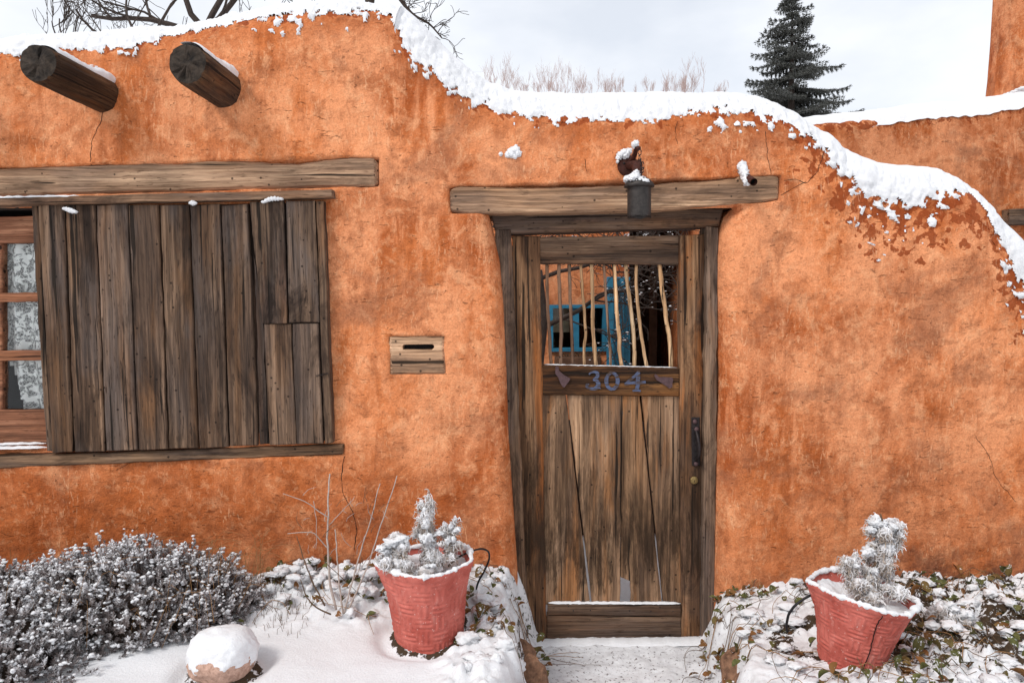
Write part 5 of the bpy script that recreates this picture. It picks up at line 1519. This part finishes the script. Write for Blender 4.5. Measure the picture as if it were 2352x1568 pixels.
V, Fc = box(wx0 + t_, wx1 - t_, CYD + 0.07, CYD + 0.075, wz0 + t_, wz1 - t_); obj('pane', V, Fc, M['glass'], bw, False)
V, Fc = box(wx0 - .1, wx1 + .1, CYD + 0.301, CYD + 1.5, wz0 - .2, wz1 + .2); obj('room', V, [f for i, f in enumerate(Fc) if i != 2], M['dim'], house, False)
V, Fc = box(wx0 + .03, xm - .05, CYD + 0.15, CYD + 0.16, wz0 + .19, wz1 - .02); obj('blind', V, Fc, plain_mat('cream blind', (.62, .55, .38), .8), house, False)
# blue porch post of upright boards
pst = thing('blue_porch_post', 'turquoise boarded porch post behind the stick bars', 'post', (at(1420, 700, CYD - .3).x, CYD - .3, 0))
e = [1394, 1409, 1422, 1436, 1453]
for i in range(4):
    x0, x1 = at(e[i], 700, CYD - .4).x + .002, at(e[i + 1], 700, CYD - .4).x - .002
    zt2 = at(1400, 636, CYD - .4).z
    dy = 0.02 * (i % 2) + .05 * i
    board('board', [(x0, zt2), (x1, zt2), (x1, 0.0), (x0, 0.0)], CYD - .45 + dy, 0.10, M['blue'], pst, edge=0.001)
# porch beyond
por = thing('shaded_porch', 'dark brown porch recess behind the gate', 'porch', (1.7, 5.2, 0))
px0 = at(1440, 700, CYD).x
V, Fc = box(px0, px0 + 3.2, 6.0, 6.2, 0, 3.0); obj('back_wall', V, Fc, M['porch'], por, False)
V, Fc = box(px0, px0 + 3.2, 3.5, 6.3, 2.55, 2.8); obj('roof', V, Fc, M['porch'], por, False)
V, Fc = box(px0 - .1, px0 - .002, CYD + .31, 6.0, 0, 2.54); obj('side_wall', V, Fc, M['porch'], por, False)
V, Fc = box(px0 + 3.2, px0 + 3.4, 3.5, 6.3, 0, 2.54); obj('side_wall', V, Fc, M['porch'], por, False)
for u in (1500, 1530, 1556):
    x = at(u, 700, 5.2).x
    board('upright', [(x - .05, 2.5), (x + .05, 2.5), (x + .05, 0), (x - .05, 0)], 5.2, .1, M['porch'], por)
# window box
wb = thing('window_box', 'dark planter with dead snowy stems under the blue window', 'planter', (at(1328, 825, CYD - .2).x, CYD - .2, at(1328, 832, CYD - .2).z))
x0, x1 = at(1276, 820, CYD - .2).x, at(1380, 820, CYD - .2).x; z0, z1 = at(1300, 850, CYD - .2).z, at(1300, 820, CYD - .2).z
board('trough', [(x0, z1), (x1, z1), (x1, z0), (x0, z0)], CYD - .25, .22, M['porch'], wb, horiz=True)
g = G(); Rr = random.Random(2)
for k in range(90):
    x = Rr.uniform(x0, x1); y = CYD - Rr.uniform(.05, .22)
    q = np.array([(x, y, z1 - .02), (x + Rr.gauss(0, .02), y, z1 + .03), (x + Rr.gauss(0, .05), y - Rr.uniform(0, .08), z1 + Rr.uniform(.0, .06))])
    V, Fc = tube(q, [.003, .002, .001], 3, False); g.add(V, Fc)
g.build('dead_stems', M['stem'], wb)

# ------------------------------------------------------------------ branching helper
def branches(g, p, d, L, r, depth, Rn, spread_=0.55, up=0.12, wig=0.18, snow=None, kids=(2, 4), shrink=(.55, .8), minr=.002, nseg=6, sides=5):
    q = [np.array(p, float)]; d = np.array(d, float); d /= np.linalg.norm(d)
    for i in range(nseg):
        d = d + np.array([Rn.gauss(0, wig), Rn.gauss(0, wig), Rn.gauss(up, wig)]); d /= np.linalg.norm(d)
        q.append(q[-1] + d * L / nseg)
    q = np.array(q); r1 = max(minr, r * 0.55)
    V, Fc = tube(q, np.linspace(r, r1, len(q)), sides if depth > 1 else 3, False); g.add(V, Fc)
    if snow is not None and depth <= 2 and Rn.random() < .5:
        for i in range(1, len(q)):
            if Rn.random() < .2:
                V, Fc = ico(1); snow.add(V * np.array([.012, .009, .005]) * Rn.uniform(.3, 1.1) + q[i] + np.array([0, 0, .006]), Fc)
    if depth == 0: return
    for k in range(Rn.randint(*kids)):
        f = Rn.uniform(.25, 1.0); i = min(nseg, int(f * nseg))
        nd = d + np.array([Rn.gauss(0, spread_), Rn.gauss(0, spread_), Rn.gauss(.1, spread_)])
        branches(g, q[i], nd, L * Rn.uniform(*shrink), max(minr, r1 * Rn.uniform(.55, .85)), depth - 1, Rn, spread_, up, wig, snow, kids, shrink, minr, nseg, sides)

# courtyard tree and vine
Rn = random.Random(31)
ct = thing('courtyard_tree', 'dark bare tree leaning past the blue window', 'tree', (at(1228, 900, 2.3).x, 2.3, 0))
g = G(); sg = G()
p0 = np.array(at(1222, 1300, 2.3)); tr_ = [(p0[0], 2.3, 0)] + [tuple(at(u, v, 2.3)) for u, v in ((1240, 830), (1252, 740), (1247, 690), (1240, 620))]
V, Fc = tube(spline(tr_, 20), np.linspace(.045, .02, 20), 8); obj('trunk', V, Fc, M['bark'], ct)
branches(g, at(1250, 750, 2.3), (.9, 0, .6), .9, .022, 4, Rn, .5, .04, .16, sg, minr=.003)
branches(g, at(1247, 700, 2.3), (-.1, 0, 1), .8, .018, 4, Rn, .6, .0, .2, sg, minr=.003)
branches(g, at(1240, 640, 2.3), (.8, 0, .2), 1.0, .018, 4, Rn, .6, -.03, .2, sg, minr=.003)
g.build('branches', M['bark'], ct)['kind'] = 'stuff'; sg.build('clinging_snow', M['snow'], ct)['kind'] = 'stuff'
vine = thing('overhead_vine', 'tangle of bare vine twigs with snow hanging behind the gate head', 'vine', (0.7, 2.2, 2.0))
g = G(); sg = G()
for k in range(36):
    x = Rn.uniform(.0, 1.75); y = Rn.uniform(1.2, 3.0); z = 2.15 + Rn.uniform(-.12, .45) + .10 * (x > 1.1)
    branches(g, (x, y, z), (Rn.gauss(0, 1), Rn.gauss(0, .5), -.15), Rn.uniform(.35, .7), .007, 3, Rn, .8, -.05, .28, sg, minr=.0025, kids=(2, 3))
for k in range(7):
    x = Rn.uniform(1.05, 1.7); z = Rn.uniform(1.55, 2.1)
    branches(g, (x, Rn.uniform(1.8, 2.6), z), (Rn.gauss(0, 1), 0, -.5), Rn.uniform(.25, .5), .005, 2, Rn, .8, -.1, .25, sg, minr=.002)
g.build('twigs', M['bark'], vine); sg.build('clinging_snow', M['snow'], vine)['kind'] = 'stuff'

# invented low hedge, added to darken the gaps between the gate planks
hd = thing('added_hedge', 'added dark hedge that darkens the gaps between the gate planks', 'hedge', (0.55, 1.5, 0))
g = G()
V, Fc = blob((.55, 1.55, .30), (.85, .16, .42), 4, .25, 3.0, 5.0); obj('hedge_core', V, Fc, M['stem_inner_shade'], hd)
for k in range(60):
    x = Rn.uniform(-.2, 1.3)
    branches(g, (x, 1.5, Rn.uniform(.2, .55)), (Rn.gauss(0, .5), Rn.gauss(-.2, .4), 1), Rn.uniform(.15, .3), .005, 1, Rn, .5, .1, .15, None, (2, 3), minr=.002)
g.build('twigs', M['stem_inner_shade'], hd)['kind'] = 'stuff'

# ================================================================== HOUSE BEYOND THE WALL
HY = 2.6
TOP = [(1660, 300), (1780, 284), (1870, 273), (1960, 264), (2060, 252), (2150, 241), (2250, 231), (2352, 219), (2500, 210), (2900, 200)]
tp_ = np.array([xz(u, v, HY + .08) for u, v in TOP])
n = 200; xs2 = np.linspace(tp_[0, 0], tp_[-1, 0], n)
zt2 = np.interp(xs2, tp_[:, 0], tp_[:, 1]) - .03 + .012 * fbm(xs2 * 2, 1, 2, 3)
bh = thing('adobe_house', 'tall adobe house with round chimney behind the right end of the wall', 'house', (3.2, HY + 1.2, 0))
rows = []
zz_ = np.concatenate([np.linspace(-0.1, 1, 40)])
for f in zz_:
    z = np.maximum(-.1, (zt2 - .10) * f) if f < 1 else zt2 - .10
    rows.append(np.stack([xs2, HY - .03 * fbm(xs2 * 1.1, 4, z * 1.1, 3) - .007 * fbm(xs2 * 5, 4, z * 5, 3), z], -1))
for k in range(1, 9):
    a_ = k / 8 * math.pi / 2
    rows.append(np.stack([xs2, rows[39][:, 1] + .12 * (1 - math.cos(a_)), zt2 - .10 + .10 * math.sin(a_)], -1))
rows.append(np.stack([xs2, np.full(n, HY + .4), zt2 - .01], -1)); rows.append(np.stack([xs2, np.full(n, HY + 3), zt2 - .05], -1))
V = np.concatenate(rows); Vx = V
low2 = np.interp(V[:, 0], xs2, zt2)
Vr = list(gridf(len(rows), n))
# left gable
k = len(V); gab = []
lid = [r * n for r in range(len(rows))]
extra = np.array([[xs2[0], HY + 3, -.1], [xs2[-1], HY + 3, -.1]])
Fh = [list(map(int, f)) for f in Vr] + [lid + [k]] + [[(r * n + n - 1) for r in range(len(rows))][::-1] + [k + 1]] + [[(len(rows) - 1) * n, (len(rows) - 1) * n + n - 1, k + 1, k]]
V = np.concatenate([V, extra])
d_ = np.interp(V[:, 0], xs2, zt2) - V[:, 2]
wetv = sst(.30, .05, d_) * (V[:, 1] < HY + .3)
obj('plaster', V, Fh, M['adobe_far'], bh, True, {'wet': wetv, 'splash': .0 * wetv})
# chimney: round shaft on a flared base
cc = at(2445, 200, HY + .55)
prof = [(2.05, .48), (2.45, .47), (2.72, .445), (2.95, .415), (3.05, .395), (3.2, .385), (3.6, .375), (4.1, .365), (4.6, .355), (4.9, .35), (4.95, .30), (4.95, .22)]
zb_ = at(2260, 215, HY + .4).z
rr_ = at(2405, 100, HY + .55).x - at(2268, 100, HY + .55).x
pr = [(zb_ - .9, rr_ * 1.20), (zb_ - .3, rr_ * 1.16), (zb_ - .05, rr_ * 1.10), (zb_ + .08, rr_ * 1.045), (zb_ + .25, rr_ * 1.02), (zb_ + .6, rr_), (zb_ + 1.2, rr_ * .98), (zb_ + 1.7, rr_ * .97), (zb_ + 1.78, rr_ * .90), (zb_ + 1.78, rr_ * .6)]
pz = np.linspace(0, len(pr) - 1, 60); Pz = np.interp(pz, range(len(pr)), [a_[0] for a_ in pr]); Pr_ = np.interp(pz, range(len(pr)), [a_[1] for a_ in pr])
th = np.arange(64) * 2 * math.pi / 64
V = np.concatenate([np.stack([cc.x + r * np.cos(th) * (1 + .012 * fbm(np.cos(th) * 2, np.sin(th) * 2, z, 3)), HY + .62 + r * np.sin(th) * (1 + .012 * fbm(np.cos(th) * 2, np.sin(th) * 2, z + 4, 3)), z + 0 * th], -1) for z, r in zip(Pz, Pr_)])
obj('chimney', V, gridf(60, 64, True).tolist() + [[59 * 64 + i for i in range(64)]], M['adobe_far'], bh, True, {'wet': np.full(len(V), .25), 'splash': np.zeros(len(V))})
b0, b1 = at(2300, 483, HY), at(2500, 478, HY)
board('beam', [(b0.x, b0.z), (b1.x, b1.z), (b1.x, b1.z - .14), (b0.x, b0.z - .13)], HY - .10, .3, M['rail'], bh, horiz=True)
# roof snow
m = 18; rows = []
for k in range(m):
    f = k / (m - 1); a_ = f * math.pi
    y = HY + .02 + .30 * f + .0 * xs2
    base_ = zt2 - .10 + np.where(f < .3, .10 * math.sin(min(1, f / .3) * math.pi / 2), .10)
    thk = .050 * math.sin(min(1, f / .35) * math.pi / 2) if k else -.004
    rows.append(np.stack([xs2, y - .012 * (k < 4) + .006 * fbm(xs2 * 18, f * 3, 1, 3), base_ + thk + (.022 * fbm(xs2 * 9, f, 3, 4) if k < 3 else .008 * fbm(xs2 * 6, f * 3, 3, 3)) + .012], -1))
rs = obj('roof_snow', np.concatenate(rows), gridf(m, n), M['snow'], None, True)
stuff(rs, 'band of snow along the roof edge of the tall adobe house')
it = []
for k in range(40):
    f = k / 39; a_ = math.pi + .15 + f * 1.0
    r = rr_ * 1.13
    it.append(((cc.x + r * math.cos(a_), HY + .62 + r * math.sin(a_), zb_ - .02 + .10 * f), (.035, .03, .018)))
clumps('roof_snow', 'snow drifted against the flared foot of the chimney', it)

# ================================================================== SPRUCE
Rn = random.Random(77)
SPY = 16.0
tip = at(1822, -14, SPY)
spr = thing('spruce_tree', 'dark spruce rising behind the adobe wall against the pale sky', 'tree', (tip.x, SPY, 0))
V, Fc = tube([(tip.x, SPY, 0), (tip.x, SPY, tip.z * .5), (tip.x - .02, SPY, tip.z)], [.24, .13, .01], 10); obj('trunk', V, Fc, M['bark'], spr)
wood, nee = G(), G()
H = tip.z
h_ = 0.12
def needle_tuft(p, d, s):
    t1 = np.cross(d, [.2, .5, .8]); t1 /= np.linalg.norm(t1); t2 = np.cross(d, t1)
    for j in range(5):
        a_ = j * 1.26 + Rn.uniform(0, 1); sd = t1 * math.cos(a_) + t2 * math.sin(a_)
        e_ = p + (d * Rn.uniform(.5, 1.1) + sd * .55) * s
        w_ = np.cross(d, sd) * s * .17
        nee.add([p - w_, p + w_, e_], [[0, 1, 2]], max(0, min(.5, .12 * Rn.random() + (.15 if sd[2] > .5 and Rn.random() < .10 else 0))))
while h_ < H - 1.5:
    z = H - h_
    Lw = 0.12 + 0.57 * h_ ** 0.92 if h_ < 4 else 2.5 + .12 * (h_ - 4)
    dens = 1.0 if h_ < 4.2 else .35
    for b in range(Rn.randint(6, 8)):
        a_ = Rn.uniform(0, 6.283); L = Lw * Rn.choice((Rn.uniform(.5, .8), Rn.uniform(.85, 1.12)))
        dirh = np.array([math.cos(a_), math.sin(a_), 0])
        q = [np.array([tip.x, SPY, z])]
        ns = max(4, int(L / .12))
        for i in range(ns):
            f = (i + 1) / ns
            dz = -.10 - .22 * f + .55 * f ** 3
            q.append(q[-1] + (dirh + np.array([Rn.gauss(0, .06), Rn.gauss(0, .06), dz + Rn.gauss(0, .03)])) * L / ns)
        q = np.array(q)
        V, Fc = tube(q, np.linspace(.012 + .008 * L, .004, len(q)), 4, False); wood.add(V, Fc)
        for i in range(1, len(q)):
            f = i / len(q); d = q[i] - q[i - 1]; d /= np.linalg.norm(d)
            sdv = np.array([-dirh[1], dirh[0], 0])
            for sgn in (-1, 1):
                if Rn.random() > dens: continue
                tl = L * .34 * (1.08 - f) + .07
                for j in range(max(2, int(tl / .052))):
                    g2 = (j + 1) / max(2, int(tl / .052))
                    pp_ = q[i] + (sdv * sgn * .8 + d * .5) * tl * g2 + np.array([0, 0, -.10 * tl * g2 * 2 + .02])
                    dd = sdv * sgn * .7 + d * .7 + np.array([0, 0, Rn.gauss(-.05, .3)]); dd /= np.linalg.norm(dd)
                    needle_tuft(pp_, dd, Rn.uniform(.06, .10))
                    needle_tuft(pp_ + np.array([0, 0, -.03]), np.array([dd[0] * .6, dd[1] * .6, -.6]), Rn.uniform(.05, .085))
            needle_tuft(q[i], d, .10)
        needle_tuft(q[-1], d, .10)
    h_ += (.17 + .055 * min(h_, 4)) * Rn.uniform(.8, 1.2)
wood.build('boughs', M['bark'], spr)['kind'] = 'stuff'; nee.build('needles', M['needle'], spr, False, attr='frost')['kind'] = 'stuff'

# ================================================================== BARE TREES BEHIND
def bare_tree(label, u, v, y, lean, L, r, depth, seed, mat='bark', up=.05, wig=.16, group='leafless trees behind the wall', kids=(2, 4), minr=.006, spread_=.55):
    Rn = random.Random(seed)
    p = at(u, v, y)
    root = thing('bare_tree', label, 'tree', (p.x, y, 0), group)
    V, Fc = tube(spline([(p.x, y, 0), (p.x + .05, y, p.z * .5), tuple(p)], 8), np.linspace(r * 1.8, r, 8), 8); obj('trunk', V, Fc, M[mat], root)
    g = G()
    for d in lean: branches(g, p, d, L, r * .8, depth, Rn, spread_, up, wig, None, kids, minr=minr)
    g.build('branches', M[mat], root)['kind'] = 'stuff'
    return root
bare_tree('dark bare tree with heavy limbs behind the high wall crest', 470, 70, 9.0, [(.4, .1, 1), (-.5, 0, .9), (-1.3, 0, .55), (.9, 0, .7)], 1.9, .07, 4, 4)
bare_tree('slim bare tree beside the heavy limbed tree', 330, 120, 8.0, [(-.8, 0, .6), (-1.2, .1, .35), (.5, 0, .8)], 1.3, .035, 4, 8, minr=.004)
bare_tree('small bare tree rising at the low left end of the coping', 165, 140, 7.5, [(-.3, 0, 1), (.2, 0, 1), (-.6, 0, .8)], .7, .02, 3, 12, minr=.004, up=.15, wig=.1)
# drooping branch to the right of the crest
Rn = random.Random(19)
dt = thing('bare_tree', 'bare tree with twigs drooping over the dip right of the wall crest', 'tree', (at(840, 60, 6.0).x, 6.0, 0), 'leafless trees behind the wall')
p = at(840, 60, 6.0)
V, Fc = tube(spline([(p.x, 6, 0), tuple(p), tuple(at(860, -120, 6)), tuple(at(900, -300, 6))], 12), np.linspace(.10, .05, 12), 8); obj('trunk', V, Fc, M['bark'], dt)
g = G()
mainb = spline([tuple(at(u, v, 6)) for u, v in ((865, -150), (890, -70), (915, -5), (950, 38), (985, 52), (1015, 88))], 20)
V, Fc = tube(mainb, np.linspace(.045, .008, 20), 6, False); g.add(V, Fc)
for i in range(7, 20):
    for k in range(2):
        branches(g, mainb[i], (.6 + Rn.gauss(0, .4), Rn.gauss(0, .3), -.1 + Rn.gauss(0, .6)), Rn.uniform(.14, .34), .006, 2, Rn, .55, -.02, .2, None, (1, 3), minr=.0035)
g.build('branches', M['bark'], dt)['kind'] = 'stuff'

# far reddish twiggy trees along the skyline
for i, (u, v, w, hgt) in enumerate(((1140, 190, 80, 50), (1180, 195, 90, 42), (1225, 200, 100, 45), (1270, 200, 100, 40), (1310, 200, 100, 48), (1365, 205, 100, 52), (1410, 205, 90, 38), (1500, 205, 100, 38), (1545, 205, 90, 45), (1582, 205, 80, 62), (1630, 210, 80, 36))):
    Rn = random.Random(100 + i); y = 46.0 + 3 * (i % 3)
    p = at(u, v + 30, y); k_ = (y + 3.4) / F
    root = thing('far_tree', 'distant reddish leafless tree on the skyline above the gate', 'tree', (p.x, y, 0), 'distant leafless trees on the skyline')
    V, Fc = tube([(p.x, y, 0), tuple(p)], [.16, .09], 6); obj('trunk', V, Fc, M['twig_far'], root)
    g = G()
    for k in range(16):                      # lower limbs
        z = p.z * Rn.uniform(.25, .97); a_ = Rn.uniform(0, 6.28)
        branches(g, (p.x, y, z), (math.cos(a_), math.sin(a_), 1.1), hgt * k_ * Rn.uniform(.6, 1.0), .03, 2, Rn, .4, .1, .12, None, (2, 4), minr=.006, nseg=4)
    for k in range(9):
        f = Rn.uniform(-1, 1)
        branches(g, (p.x + f * w * .3 * k_, y + Rn.gauss(0, .3), p.z), (f * .5 + Rn.gauss(0, .15), Rn.gauss(0, .2), 1), hgt * k_ * Rn.uniform(.45, 1.05),   .014, 3, Rn, .35, .18, .10, None, (2, 4), minr=.0042, nseg=4)
    g.build('branches', M['twig_far'], root)['kind'] = 'stuff'
